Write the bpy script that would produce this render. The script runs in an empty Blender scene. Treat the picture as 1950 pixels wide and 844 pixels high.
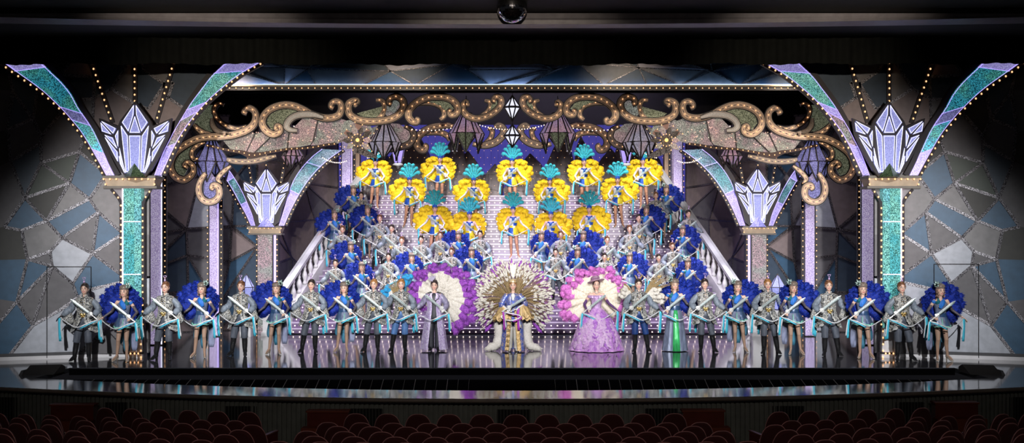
import bpy, math, random
import numpy as np
from mathutils import Vector, Matrix

SC = bpy.context.scene
COL = SC.collection
# camera model: photo frame 1950x844, focal 2000 px, eye 2.95 m above the stage, horizon at row 451
F, CX, HY, CH = 2000.0, 975.0, 451.0, 2.95
PI = math.pi
def W(x, y, D): return Vector(((x - CX) * D / F, D, CH + (HY - y) * D / F))
def rad(a): return a * PI / 180.0

# ------------------------------------------------------------------ materials
MATS = {}
class NT:
    def __init__(s, name):
        s.m = bpy.data.materials.new(name); s.m.use_nodes = True
        s.t = s.m.node_tree; s.b = s.t.nodes['Principled BSDF']
    def n(s, typ, **kw):
        nd = s.t.nodes.new(typ)
        for k, v in kw.items():
            if k[0] == '_': nd.inputs[k[1:].replace('_', ' ')].default_value = v
            else: setattr(nd, k, v)
        return nd
    def l(s, a, b): s.t.links.new(a, b)
    def coord(s, kind='Object', scale=None):
        tc = s.n('ShaderNodeTexCoord')
        if scale is None: return tc.outputs[kind]
        mp = s.n('ShaderNodeMapping'); mp.inputs['Scale'].default_value = scale
        s.l(tc.outputs[kind], mp.inputs['Vector']); return mp.outputs['Vector']
    def ramp(s, fac, stops, interp='LINEAR'):
        r = s.n('ShaderNodeValToRGB'); cr = r.color_ramp; cr.interpolation = interp
        while len(cr.elements) < len(stops): cr.elements.new(0.5)
        for e, (p, c) in zip(cr.elements, stops): e.position = p; e.color = (*c, 1)
        s.l(fac, r.inputs['Fac']); return r.outputs['Color']
    def set(s, **kw):
        for k, v in kw.items():
            i = s.b.inputs[k.replace('_', ' ')]
            i.default_value = (*v, 1) if isinstance(v, tuple) and len(v) == 3 else v
    def bump(s, h, strength, dist=0.01):
        b = s.n('ShaderNodeBump'); b.inputs['Strength'].default_value = strength; b.inputs['Distance'].default_value = dist
        s.l(h, b.inputs['Height']); s.l(b.outputs['Normal'], s.b.inputs['Normal'])

def plain(name, col, rough=0.6, metal=0.0, emit=None, estr=0.0, var=0.12, vscale=6.0, spec=0.5, sheen=0.0):
    """a plain material with a little procedural tone variation"""
    if name in MATS: return MATS[name]
    k = NT(name); k.set(Roughness=rough, Metallic=metal, Specular_IOR_Level=spec)
    if var:
        nz = k.n('ShaderNodeTexNoise', _Scale=vscale, _Detail=3.0); k.l(k.coord(), nz.inputs['Vector'])
        lo = tuple(c * (1 - var) for c in col); hi = tuple(min(1, c * (1 + var)) for c in col)
        k.l(k.ramp(nz.outputs['Fac'], [(0.3, lo), (0.7, hi)]), k.b.inputs['Base Color'])
    else: k.set(Base_Color=col)
    if emit: k.set(Emission_Color=emit, Emission_Strength=estr)
    if sheen: k.set(Sheen_Weight=sheen)
    MATS[name] = k.m; return k.m

def glow(name, col, strength):
    if name in MATS: return MATS[name]
    k = NT(name); k.set(Base_Color=tuple(min(1, c) for c in col), Roughness=0.4, Emission_Color=col, Emission_Strength=strength)
    MATS[name] = k.m; return k.m

def glitter(name, dark, light, scale=40.0, emit=0.0, rough=0.35, metal=0.6, stops=(0.35, 0.6), light2=None):
    """crinkled metallic film / sequins: random cells of two tones with scattered normals; emit > 0 for panels lit from inside, or glow added to brighten unlit film"""
    if name in MATS: return MATS[name]
    k = NT(name); k.set(Roughness=rough, Metallic=metal)
    co = k.coord()
    vo = k.n('ShaderNodeTexVoronoi', _Scale=scale); k.l(co, vo.inputs['Vector'])
    nz = k.n('ShaderNodeTexNoise', _Scale=scale * 0.55, _Detail=4.0); k.l(co, nz.inputs['Vector'])
    sx = k.n('ShaderNodeSeparateColor'); k.l(vo.outputs['Color'], sx.inputs['Color'])
    mx = k.n('ShaderNodeMath', operation='ADD'); k.l(sx.outputs[0], mx.inputs[0]); k.l(nz.outputs['Fac'], mx.inputs[1])
    hf = k.n('ShaderNodeMath', operation='MULTIPLY'); k.l(mx.outputs[0], hf.inputs[0]); hf.inputs[1].default_value = 0.5
    c = k.ramp(hf.outputs[0], [(stops[0], dark), (stops[1], light)])
    if light2:
        c2 = k.ramp(hf.outputs[0], [(stops[0], dark), (stops[1], light2)]); big = k.n('ShaderNodeTexNoise', _Scale=2.2, _Detail=2.0); k.l(co, big.inputs['Vector'])
        mxc = k.n('ShaderNodeMix', data_type='RGBA'); k.l(k.ramp(big.outputs['Fac'], [(0.42, (0, 0, 0)), (0.58, (1, 1, 1))]), mxc.inputs[0]); k.l(c, mxc.inputs[6]); k.l(c2, mxc.inputs[7]); c = mxc.outputs[2]
    k.l(c, k.b.inputs['Base Color'])
    if emit:
        k.l(c, k.b.inputs['Emission Color']); k.set(Emission_Strength=emit)
    k.bump(sx.outputs[1], 0.6, 0.02)
    MATS[name] = k.m; return k.m

def camo(name, cols, scale=11.0, rough=0.45, metal=0.25):
    if name in MATS: return MATS[name]
    k = NT(name); k.set(Roughness=rough, Metallic=metal)
    co = k.coord(scale=(1, 1, 0.8))
    nz = k.n('ShaderNodeTexNoise', _Scale=scale, _Detail=3.0, _Distortion=1.2); k.l(co, nz.inputs['Vector'])
    st = [0.0, 0.40, 0.47, 0.545, 0.62]
    k.l(k.ramp(nz.outputs['Fac'], list(zip(st, cols)), 'CONSTANT'), k.b.inputs['Base Color'])
    n2 = k.n('ShaderNodeTexNoise', _Scale=60.0); k.l(co, n2.inputs['Vector']); k.bump(n2.outputs['Fac'], 0.35, 0.006)
    MATS[name] = k.m; return k.m

def feather(name, dark, light, scale=26.0, sheen=0.3):
    if name in MATS: return MATS[name]
    k = NT(name); k.set(Roughness=0.75, Sheen_Weight=sheen)
    co = k.coord()
    nz = k.n('ShaderNodeTexNoise', _Scale=scale, _Detail=5.0, _Distortion=1.5); k.l(co, nz.inputs['Vector'])
    k.l(k.ramp(nz.outputs['Fac'], [(0.32, dark), (0.66, light)]), k.b.inputs['Base Color'])
    k.bump(nz.outputs['Fac'], 0.5, 0.012)
    MATS[name] = k.m; return k.m

def satin(name, col, rough=0.32, metal=0.15, scale=5.0):
    if name in MATS: return MATS[name]
    k = NT(name); k.set(Roughness=rough, Metallic=metal)
    nz = k.n('ShaderNodeTexNoise', _Scale=scale, _Detail=3.0, _Distortion=2.0); k.l(k.coord(scale=(1, 1, 0.35)), nz.inputs['Vector'])
    k.l(k.ramp(nz.outputs['Fac'], [(0.3, tuple(c * 0.6 for c in col)), (0.7, tuple(min(1, c * 1.25) for c in col))]), k.b.inputs['Base Color'])
    k.bump(nz.outputs['Fac'], 0.5, 0.03)
    MATS[name] = k.m; return k.m

# ------------------------------------------------------------------ mesh building
def catmull(pts, n=6):
    P = [Vector(p) for p in pts]
    if len(P) < 3: return P
    out = []
    for i in range(len(P) - 1):
        p0 = P[i - 1] if i else P[0] * 2 - P[1]
        p1, p2 = P[i], P[i + 1]
        p3 = P[i + 2] if i + 2 < len(P) else P[-1] * 2 - P[-2]
        for j in range(n):
            t = j / n
            out.append(0.5 * ((2 * p1) + (p2 - p0) * t + (2 * p0 - 5 * p1 + 4 * p2 - p3) * t * t + (3 * p1 - p0 - 3 * p2 + p3) * t ** 3))
    out.append(P[-1]); return out

def along(pts, step, start=0.0):
    """points every step metres along a polyline"""
    out, need = [], start
    for a, b in zip(pts, pts[1:]):
        L = (b - a).length
        while need <= L and L > 0:
            out.append(a + (b - a) * (need / L)); need += step
        need -= L
    return out

def interp(tab, x):
    xs = [t[0] for t in tab]; ys = [t[1] for t in tab]
    return float(np.interp(x, xs, ys))

class MB:
    def __init__(s): s.v, s.f, s.m = [], [], []
    def add(s, vs, fs, mat=0):
        b = len(s.v); s.v.extend(tuple(v) for v in vs)
        for f in fs: s.f.append(tuple(b + i for i in f)); s.m.append(mat)
        return s
    def box(s, lo, hi, mat=0, taper=1.0):
        (x0, y0, z0), (x1, y1, z1) = lo, hi
        cx, cy = (x0 + x1) / 2, (y0 + y1) / 2
        v = [(x0, y0, z0), (x1, y0, z0), (x1, y1, z0), (x0, y1, z0)]
        v += [(cx + (x - cx) * taper, cy + (y - cy) * taper, z1) for x, y, z in v]
        return s.add(v, [(0, 3, 2, 1), (4, 5, 6, 7), (0, 1, 5, 4), (1, 2, 6, 5), (2, 3, 7, 6), (3, 0, 4, 7)], mat)
    def rings(s, R, mat=0, caps=True, closed=True, loop=False):
        n = len(R[0]); vs = [p for r in R for p in r]; fs = []
        m = n if closed else n - 1
        for i in range(len(R) - 1):
            for j in range(m):
                k = (j + 1) % n
                fs.append((i * n + j, i * n + k, (i + 1) * n + k, (i + 1) * n + j))
        if caps and closed:
            fs.append(tuple(reversed(range(n)))); fs.append(tuple((len(R) - 1) * n + j for j in range(n)))
        return s.add(vs, fs, mat)
    def tube(s, pts, radii, seg=8, mat=0, flat=1.0, up=None, caps=True):
        """sweep; radii one number or one per point; flat squashes the section along the frame's second axis"""
        P = [Vector(p) for p in pts]; n = len(P)
        if not hasattr(radii, '__len__'): radii = [radii] * n
        R = []; ref = Vector(up) if up else None
        for i in range(n):
            t = (P[min(i + 1, n - 1)] - P[max(i - 1, 0)])
            t = t.normalized() if t.length > 1e-9 else Vector((0, 0, 1))
            if ref is None: ref = t.orthogonal()
            u = ref - t * ref.dot(t)
            if u.length < 1e-6: u = t.orthogonal()
            u.normalize(); w = t.cross(u)
            if not up: ref = u
            r = radii[i]
            R.append([P[i] + u * (r * math.cos(2 * PI * j / seg) * flat) + w * (r * math.sin(2 * PI * j / seg)) for j in range(seg)])
        return s.rings(R, mat, caps)
    def capsule(s, p, q, r0, r1, seg=10, mat=0):
        p, q = Vector(p), Vector(q); d = (q - p)
        L = d.length; d = d.normalized() if L > 1e-9 else Vector((0, 0, 1))
        pts, rr = [], []
        for a in (80, 50, 20): pts.append(p - d * r0 * math.sin(rad(a))); rr.append(r0 * math.cos(rad(a)))
        for a in (20, 50, 80): pts.append(q + d * r1 * math.sin(rad(a))); rr.append(r1 * math.cos(rad(a)))
        return s.tube(pts, rr, seg, mat)
    def ball(s, c, r, seg=12, rows=8, mat=0, M=None):
        if not hasattr(r, '__len__'): r = (r, r, r)
        R = []
        for i in range(rows + 1):
            a = -PI / 2 + PI * (0.04 + 0.92 * i / rows)
            ring = []
            for j in range(seg):
                b = 2 * PI * j / seg
                p = Vector((r[0] * math.cos(a) * math.cos(b), r[1] * math.cos(a) * math.sin(b), r[2] * math.sin(a)))
                if M: p = M @ p
                ring.append(p + Vector(c))
            R.append(ring)
        return s.rings(R, mat)
    def lathe(s, c, prof, seg=16, mat=0):
        return s.rings([[(c[0] + r * math.cos(2 * PI * j / seg), c[1] + r * math.sin(2 * PI * j / seg), c[2] + z) for j in range(seg)] for r, z in prof], mat)
    def prism(s, poly, off, mat=0):
        n = len(poly); off = Vector(off); A = [Vector(p) for p in poly]; B = [p + off for p in A]
        fs = [tuple(range(n)), tuple(reversed(range(n, 2 * n)))] + [(i, n + i, n + (i + 1) % n, (i + 1) % n) for i in range(n)]
        return s.add(A + B, fs, mat)
    def bar(s, p, q, w, mat=0, seg=4):
        return s.tube([p, q], w * 0.707, seg, mat, up=(0.7, 0.7, 0.1))
    def plate(s, pts, hw, off, mat=0, normal=(0, 1, 0)):
        """flat band of half width hw (number or list) along a polyline lying in a plane with the given normal, thickness off along it"""
        n = len(pts); N = Vector(normal); L, Rr = [], []
        if not hasattr(hw, '__len__'): hw = [hw] * n
        for i in range(n):
            t = (pts[min(i + 1, n - 1)] - pts[max(i - 1, 0)])
            u = N.cross(t).normalized() if t.length > 1e-9 else Vector((1, 0, 0))
            L.append(pts[i] + u * hw[i]); Rr.append(pts[i] - u * hw[i])
        o = N * off
        R = [[L[i], Rr[i], Rr[i] + o, L[i] + o] for i in range(n)]
        return s.rings(R, mat)
    def mirror(s):
        s.v = [(-x, y, z) for x, y, z in s.v]; s.f = [tuple(reversed(f)) for f in s.f]; return s
    def shift(s, d):
        s.v = [(x + d[0], y + d[1], z + d[2]) for x, y, z in s.v]; return s
    def merge(s, o, matoff=0):
        b = len(s.v); s.v += o.v; s.f += [tuple(b + i for i in f) for f in o.f]; s.m += [m + matoff for m in o.m]; return s
    def mesh(s, name, mats, smooth=False):
        me = bpy.data.meshes.new(name); me.from_pydata(s.v, [], s.f)
        if not hasattr(mats, '__len__'): mats = [mats]
        for m in mats: me.materials.append(m)
        if len(mats) > 1: me.polygons.foreach_set('material_index', s.m)
        if smooth: me.polygons.foreach_set('use_smooth', [True] * len(me.polygons))
        me.update(); return me
    def build(s, name, mats, parent=None, smooth=False):
        return put(name, s.mesh(name, mats, smooth), parent)

def put(name, me, parent=None, loc=None):
    o = bpy.data.objects.new(name, me); COL.objects.link(o)
    if parent is not None: o.parent = parent
    if loc is not None: o.location = loc
    return o
def tag(o, label=None, cat=None, group=None, kind=None):
    if label: o['label'] = label
    if cat: o['category'] = cat
    if group: o['group'] = group
    if kind: o['kind'] = kind
    return o
def thing(name, label, cat, loc=(0, 0, 0), group=None, rz=0.0):
    o = put(name, None, None, loc); o.rotation_euler = (0, 0, rz)
    o.empty_display_size = 0.1
    return tag(o, label, cat, group)
def struct(name, mb, mats, smooth=False):
    return tag(mb.build(name, mats, None, smooth), kind='structure')
def rel(pts, o): return [Vector(p) - o.location for p in pts]
def remesh(mb, voxel, name, mats, iters=4):
    me = mb.mesh('tmp', [mats[0]]); o = put('tmp', me)
    a = o.modifiers.new('r', 'REMESH'); a.mode = 'VOXEL'; a.voxel_size = voxel; a.use_smooth_shade = True
    b = o.modifiers.new('s', 'SMOOTH'); b.factor = 0.5; b.iterations = iters
    dg = bpy.context.evaluated_depsgraph_get()
    out = bpy.data.meshes.new_from_object(o.evaluated_get(dg)); out.name = name
    bpy.data.objects.remove(o); bpy.data.meshes.remove(me)
    out.materials.clear()
    for m in mats: out.materials.append(m)
    return out
def paint(me, fn):
    """fn(x, y, z arrays) -> material index per face"""
    n = len(me.polygons); c = np.empty(n * 3); me.polygons.foreach_get('center', c); c = c.reshape(n, 3)
    me.polygons.foreach_set('material_index', fn(c[:, 0], c[:, 1], c[:, 2]).astype(np.int32)); me.update()

# ------------------------------------------------------------------ bulbs
M_bulb = glow('warm_bulb', (1.0, 0.53, 0.25), 1.55)
M_bulbw = glow('white_bulb', (1.0, 0.84, 0.70), 2.0)
def bulb_mesh(r, mat, nm): return MB().lathe((0, 0, 0), [(r * 0.25, -r), (r * 0.85, -r * 0.5), (r * 0.85, r * 0.5), (r * 0.25, r)], 6).mesh(nm, mat, True)
BULB = bulb_mesh(0.024, M_bulb, 'bulb'); BULBS = bulb_mesh(0.017, M_bulb, 'small_bulb'); BULBW = bulb_mesh(0.017, M_bulbw, 'white_bulb'); BULBST = bulb_mesh(0.021, M_bulbw, 'stair_bulb'); BULBT = bulb_mesh(0.011, M_bulb, 'tiny_bulb')
def bulbs(parent, pts, me=BULB, r=0.026, mat=None, most=100):
    """bulbs as parts of their thing; past a hundred the rest is one part of kind stuff"""
    o0 = parent.matrix_basis.translation
    for p in pts[:most]: put('bulb', me, parent, Vector(p) - o0)
    if len(pts) > most:
        mb = MB()
        for p in pts[most:]:
            q = Vector(p) - o0
            mb.lathe(q, [(r * 0.25, -r), (r * 0.85, -r * 0.5), (r * 0.85, r * 0.5), (r * 0.25, r)], 6)
        tag(mb.build('bulb_string', mat or M_bulb, parent), kind='stuff')
# ================================================================== MATERIALS OF THE SET
M_wall = [plain('panel_olive', (0.040, 0.040, 0.034), 0.55), plain('panel_slate', (0.040, 0.066, 0.098), 0.5), plain('panel_grey', (0.125, 0.120, 0.125), 0.55),
          plain('panel_green', (0.030, 0.048, 0.030), 0.5), plain('panel_blue', (0.036, 0.100, 0.175), 0.5), plain('panel_ash', (0.215, 0.21, 0.21), 0.55),
          plain('panel_pale', (0.43, 0.455, 0.50), 0.5), plain('panel_lilac', (0.47, 0.45, 0.52), 0.5), plain('panel_brown', (0.25, 0.20, 0.19), 0.55)]
D_, S_, G_, V_, B_, A_, L_, X_, N_ = range(9)
M_seq = glitter('silver_sequins', (0.05, 0.045, 0.05), (0.54, 0.53, 0.56), 85, 0.0, 0.5, 0.4, (0.45, 0.68))
M_seqd = glitter('dark_sequins', (0.03, 0.028, 0.03), (0.30, 0.27, 0.27), 85, 0.0, 0.4, 0.6, (0.45, 0.72))
M_black = plain('matt_black', (0.012, 0.012, 0.013), 0.7)
M_frame = plain('black_frame', (0.022, 0.018, 0.022), 0.45)
M_teal = glitter('teal_film', (0.002, 0.035, 0.05), (0.05, 0.46, 0.62), 78, 0.62, 0.35, 0.3, (0.38, 0.66), (0.10, 0.50, 0.42))
M_tealp = glitter('pale_teal_film', (0.008, 0.07, 0.08), (0.22, 0.60, 0.66), 78, 0.68, 0.35, 0.3, (0.38, 0.66), (0.26, 0.66, 0.57)); M_green = glitter('green_film', (0.010, 0.08, 0.07), (0.26, 0.66, 0.57), 78, 0.70, 0.35, 0.3, (0.38, 0.66), (0.10, 0.50, 0.56))
M_violet = glitter('violet_film', (0.25, 0.20, 0.55), (0.52, 0.48, 0.92), 75, 0.6, 0.4, 0.15, (0.36, 0.66))
M_lilac = glitter('lilac_film', (0.28, 0.20, 0.42), (0.70, 0.62, 0.88), 80, 0.55, 0.4, 0.2, (0.36, 0.66))
M_iris = glitter('grey_green_film', (0.07, 0.075, 0.075), (0.42, 0.46, 0.42), 80, 0.48, 0.4, 0.4, (0.38, 0.66), (0.52, 0.36, 0.40))  # lit panels in the portals; in the horn the glow is added brightness
M_pinkf = glitter('pink_film', (0.16, 0.11, 0.12), (0.62, 0.45, 0.46), 75, 0.46, 0.4, 0.4, (0.36, 0.66), (0.42, 0.46, 0.38))  # no lamp inside: glow added so horn and rosette film look brighter
M_olivef = glitter('olive_film', (0.05, 0.06, 0.035), (0.34, 0.37, 0.26), 75, 0.30, 0.35, 0.6, (0.38, 0.66))  # glow added to brighten the scroll film, not lit from within
M_rear = glitter('blue_grey_film', (0.05, 0.085, 0.11), (0.36, 0.48, 0.56), 78, 0.42, 0.4, 0.3, (0.36, 0.66), (0.16, 0.46, 0.50)); M_blot = glitter('blue_violet_film', (0.09, 0.09, 0.26), (0.28, 0.28, 0.60), 60, 0.42, 0.4, 0.2)
M_neonw = glow('white_neon', (0.80, 0.80, 1.0), 1.3)
M_neonv = glow('violet_neon', (0.50, 0.40, 1.0), 1.2)
M_neonb = glow('blue_neon', (0.30, 0.55, 1.0), 6.0)
M_pane = glitter('crystal_pane', (0.18, 0.20, 0.48), (0.40, 0.43, 0.84), 85, 0.58, 0.5, 0.0, (0.25, 0.75))
M_capf = plain('capital_cream', (0.62, 0.50, 0.36), 0.5)
M_capd = plain('capital_edge', (0.20, 0.18, 0.15), 0.5)
M_greenp = glitter('green_sequins', (0.03, 0.06, 0.025), (0.16, 0.24, 0.10), 60, 0.0, 0.35, 0.6)
M_white = plain('white_paint', (0.72, 0.71, 0.72), 0.35, var=0.05)
M_silverp = plain('silver_paint', (0.66, 0.67, 0.70), 0.28, 0.35, var=0.06)
M_scroll = plain('scroll_face', (0.80, 0.60, 0.46), 0.5, 0.2, var=0.2, vscale=30)
M_scrollrim = plain('scroll_rim', (0.34, 0.25, 0.20), 0.4, 0.3, var=0.2, vscale=30)
M_scrollw = plain('scroll_white', (0.80, 0.79, 0.78), 0.3, 0.2, var=0.15, vscale=30)
M_scrollg = plain('scroll_grey', (0.44, 0.36, 0.31), 0.4, 0.25, var=0.25, vscale=30)
M_wood = plain('tan_post', (0.45, 0.30, 0.20), 0.5)

class T:
    """a thing whose parts are built in world coordinates; its Empty sits at base"""
    def __init__(s, name, label, cat, base, group=None, kind=None):
        s.b = Vector(base); s.o = thing(name, label, cat, s.b, group)
        if kind: s.o['kind'] = kind
    def part(s, name, mb, mats, smooth=False, parent=None):
        off = s.b if parent is None else s.b
        return mb.shift(-off).build(name, mats, parent or s.o, smooth)
    def bulbs(s, pts, **kw): bulbs(s.o, pts, **kw)

# ================================================================== STAGE FLOOR, BRIDGE, PIT
def floor_mat():
    k = NT('stage_floor'); k.set(Roughness=0.09, Base_Color=(0.030, 0.031, 0.036), Specular_IOR_Level=0.55, Coat_Weight=0.35, Coat_Roughness=0.06)
    co = k.coord()
    nz = k.n('ShaderNodeTexNoise', _Scale=0.6, _Detail=4.0); k.l(co, nz.inputs['Vector'])
    k.l(k.ramp(nz.outputs['Fac'], [(0.3, (0.022, 0.023, 0.027)), (0.7, (0.040, 0.041, 0.047))]), k.b.inputs['Base Color'])
    br = k.n('ShaderNodeTexBrick', _Scale=1.0, _Mortar_Size=0.004); br.inputs['Brick Width'].default_value = 1.8; br.inputs['Row Height'].default_value = 0.9
    k.l(co, br.inputs['Vector'])
    n2 = k.n('ShaderNodeTexNoise', _Scale=3.0, _Detail=2.0); k.l(co, n2.inputs['Vector'])
    k.bump(n2.outputs['Fac'], 0.02, 0.02)
    return k.m
M_floor = floor_mat()
EDGE = 23.65                                   # where the main stage ends and the pit begins
def front(x): return 19.10 + 0.0150 * x * x    # audience edge of the curved bridge
def back(x): return min(20.12 + 0.0180 * x * x, EDGE)
PITX = 9.95
mb = MB()
def slab(poly, z0=-0.10, z1=0.0): mb.prism([(x, y, z1) for x, y in poly], (0, 0, z0 - z1))
slab([(-16, EDGE), (16, EDGE), (16, 46), (-16, 46)])
N = 40
xs = [-PITX + 2 * PITX * i / N for i in range(N + 1)]
mb.rings([[(x, front(x), 0), (x, back(x), 0), (x, back(x), -0.1), (x, front(x), -0.1)] for x in xs])
for sd in (-1, 1):
    xo = [PITX + (13.5 - PITX) * i / 6 for i in range(7)]
    mb.rings([[(sd * x, front(x), 0), (sd * x, EDGE, 0), (sd * x, EDGE, -0.1), (sd * x, front(x), -0.1)] for x in xo])
struct('floor', mb, M_floor)
M_lip = plain('bridge_lip', (0.30, 0.25, 0.21), 0.4)
mb = MB(); xs = [-13.5 + 27 * i / 60 for i in range(61)]
mb.tube([(x, front(x) - 0.0, -0.040) for x in xs], 0.040, 8)
struct('trim_1', mb, M_lip, True)
mb = MB(); mb.box((-PITX, EDGE - 0.06, -0.16), (PITX, EDGE, -0.02)); struct('trim_2', mb, plain('stage_edge', (0.0012, 0.0012, 0.0013), 0.9, spec=0.0))
# ribbed fascia below the bridge
mb = MB(); ring = []
n = 27 * 11
for i in range(n + 1):
    x = -13.5 + 27 * i / n
    for dx, dy in ((0, 0.0), (0.055, 0.0), (0.056, 0.035), (0.089, 0.035)):
        ring.append((x + dx, front(x + dx) + 0.05 + dy))
mb.rings([[(x, y, z) for x, y in ring] for z in (-1.7, -0.06)], 0, False, False)
struct('wall_front', mb, plain('ribbed_fascia', (0.24, 0.26, 0.23), 0.6))
# pit: dark floor, walls and the stretched net over it
mb = MB(); mb.box((-13, 19.2, -1.45), (13, 23.6, -1.40)); struct('floor_pit', mb, M_black)
t = T('pit_net', 'black net stretched over the sunken pit between stage and curved bridge', 'net', (0, 22, -0.4))
mb = MB()
xs = [-PITX + 2 * PITX * i / 48 for i in range(49)]
mb.rings([[(x, back(x) + 0.02, -0.22), (x, (back(x) + EDGE) / 2, -0.34), (x, EDGE - 0.08, -0.26), (x, EDGE - 0.08, -0.30), (x, (back(x) + EDGE) / 2, -0.38), (x, back(x) + 0.02, -0.26)] for x in xs])
t.part('net_sheet', mb, plain('net_black', (0.0018, 0.0018, 0.0022), 0.9, spec=0.0))
mb = MB()
for i in range(-13, 14):
    if abs(i) < 2: continue
    x = i * 0.72; a = x; b = x * back(x) / 23.55 * 1.07
    for k, w in ((0, 0.007), (0.24, 0.003), (0.48, 0.003)):
        x0, x1 = a - math.copysign(k, x), b - math.copysign(k * 0.93, x)
        mb.tube([(x0, EDGE - 0.1, -0.25), ((x0 + x1) / 2, (back(x) + EDGE) / 2, -0.325), (x1, back(x1) + 0.03, -0.21)], w, 4)
t.part('net_cord', mb, plain('net_cord', (0.10, 0.09, 0.09), 0.8))
for sd in (-1, 1):
    t = T('stage_monitor', 'black wedge loudspeaker lying at the %s end of the pit' % ('left' if sd < 0 else 'right'), 'loudspeaker', (sd * 10.1, 22.65, 0), 'wedge monitors')
    mb = MB(); x0 = sd * 9.80; x1 = sd * 10.42; y0, y1 = 22.75, 22.60
    A = [(x0, y0 - 0.30, 0.0), (x0, y0 + 0.30, 0.0), (x0, y0 + 0.30, 0.10), (x0, y0 + 0.12, 0.17)]
    B = [(x1, y1 - 0.30, 0.0), (x1, y1 + 0.30, 0.0), (x1, y1 + 0.30, 0.10), (x1, y1 + 0.12, 0.17)]
    mb.rings([A, B]); t.part('cabinet', mb, plain('speaker_black', (0.008, 0.007, 0.006), 0.7, spec=0.2))
    mb = MB(); mb.box((min(sd * 10.425, sd * 10.5), 22.35, 0.0), (max(sd * 10.425, sd * 10.5), 22.75, 0.09), 0, 0.6); t.part('end_cap', mb, M_black)
# vents and red step boxes against the fascia
M_vent = plain('vent_black', (0.008, 0.008, 0.008), 0.8)
for px, lab in ((20, 'far left end'), (231, 'left, beside the red step box'), (460, 'left, before the aisle'), (698, 'centre left'), (978, 'middle of the fascia'), (1259, 'centre right'), (1500, 'right, before the aisle'), (1729, 'right, beside the red step box'), (1938, 'far right end')):
    D = 19.35
    for _ in range(3): X = (px - CX) * D / F; D = front(X) + 0.04
    t = T('vent_grille', 'dark slatted vent in the ribbed fascia, ' + lab, 'vent', (X, D, -0.45), 'fascia vents')
    mb = MB(); mb.box((X - 0.30, D - 0.012, -0.75), (X + 0.30, D, -0.20)); t.part('opening', mb, M_vent)
    mb = MB()
    for i in range(11): mb.box((X - 0.30 + i * 0.058, D - 0.035, -0.75), (X - 0.282 + i * 0.058, D - 0.013, -0.20))
    t.part('slat', mb, plain('vent_slat', (0.07, 0.075, 0.068), 0.6))
M_redbox = plain('red_carpet', (0.16, 0.022, 0.012), 0.8, sheen=0.3); M_redtop = plain('red_edge', (0.24, 0.05, 0.022), 0.6)
for px, w, y, lab in ((141, 0.80, 769, 'far left block'), (626, 0.74, 781, 'left aisle'), (1338, 0.74, 780, 'right aisle'), (1818, 0.80, 765, 'far right block')):
    D = 19.0
    for _ in range(3): X = (px - CX) * D / F; D = front(X) - 0.30
    zt = CH + (HY - y) * D / F
    t = T('step_box', 'red carpeted step box against the fascia at the ' + lab, 'step box', (X, D, -1.1), 'red step boxes')
    mb = MB(); mb.box((X - w / 2, D - 0.10, -1.1), (X + w / 2, D + 0.10, zt - 0.03)); t.part('upper_step', mb, M_redbox)
    mb = MB(); mb.box((X - w / 2 - 0.02, D - 0.12, zt - 0.03), (X + w / 2 + 0.02, D + 0.11, zt)); t.part('upper_tread', mb, M_redtop)
    mb = MB(); mb.box((X - w / 2 - 0.06, D - 0.36, -1.1), (X + w / 2 + 0.06, D - 0.13, zt - 0.27)); t.part('lower_step', mb, M_redtop)

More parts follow.
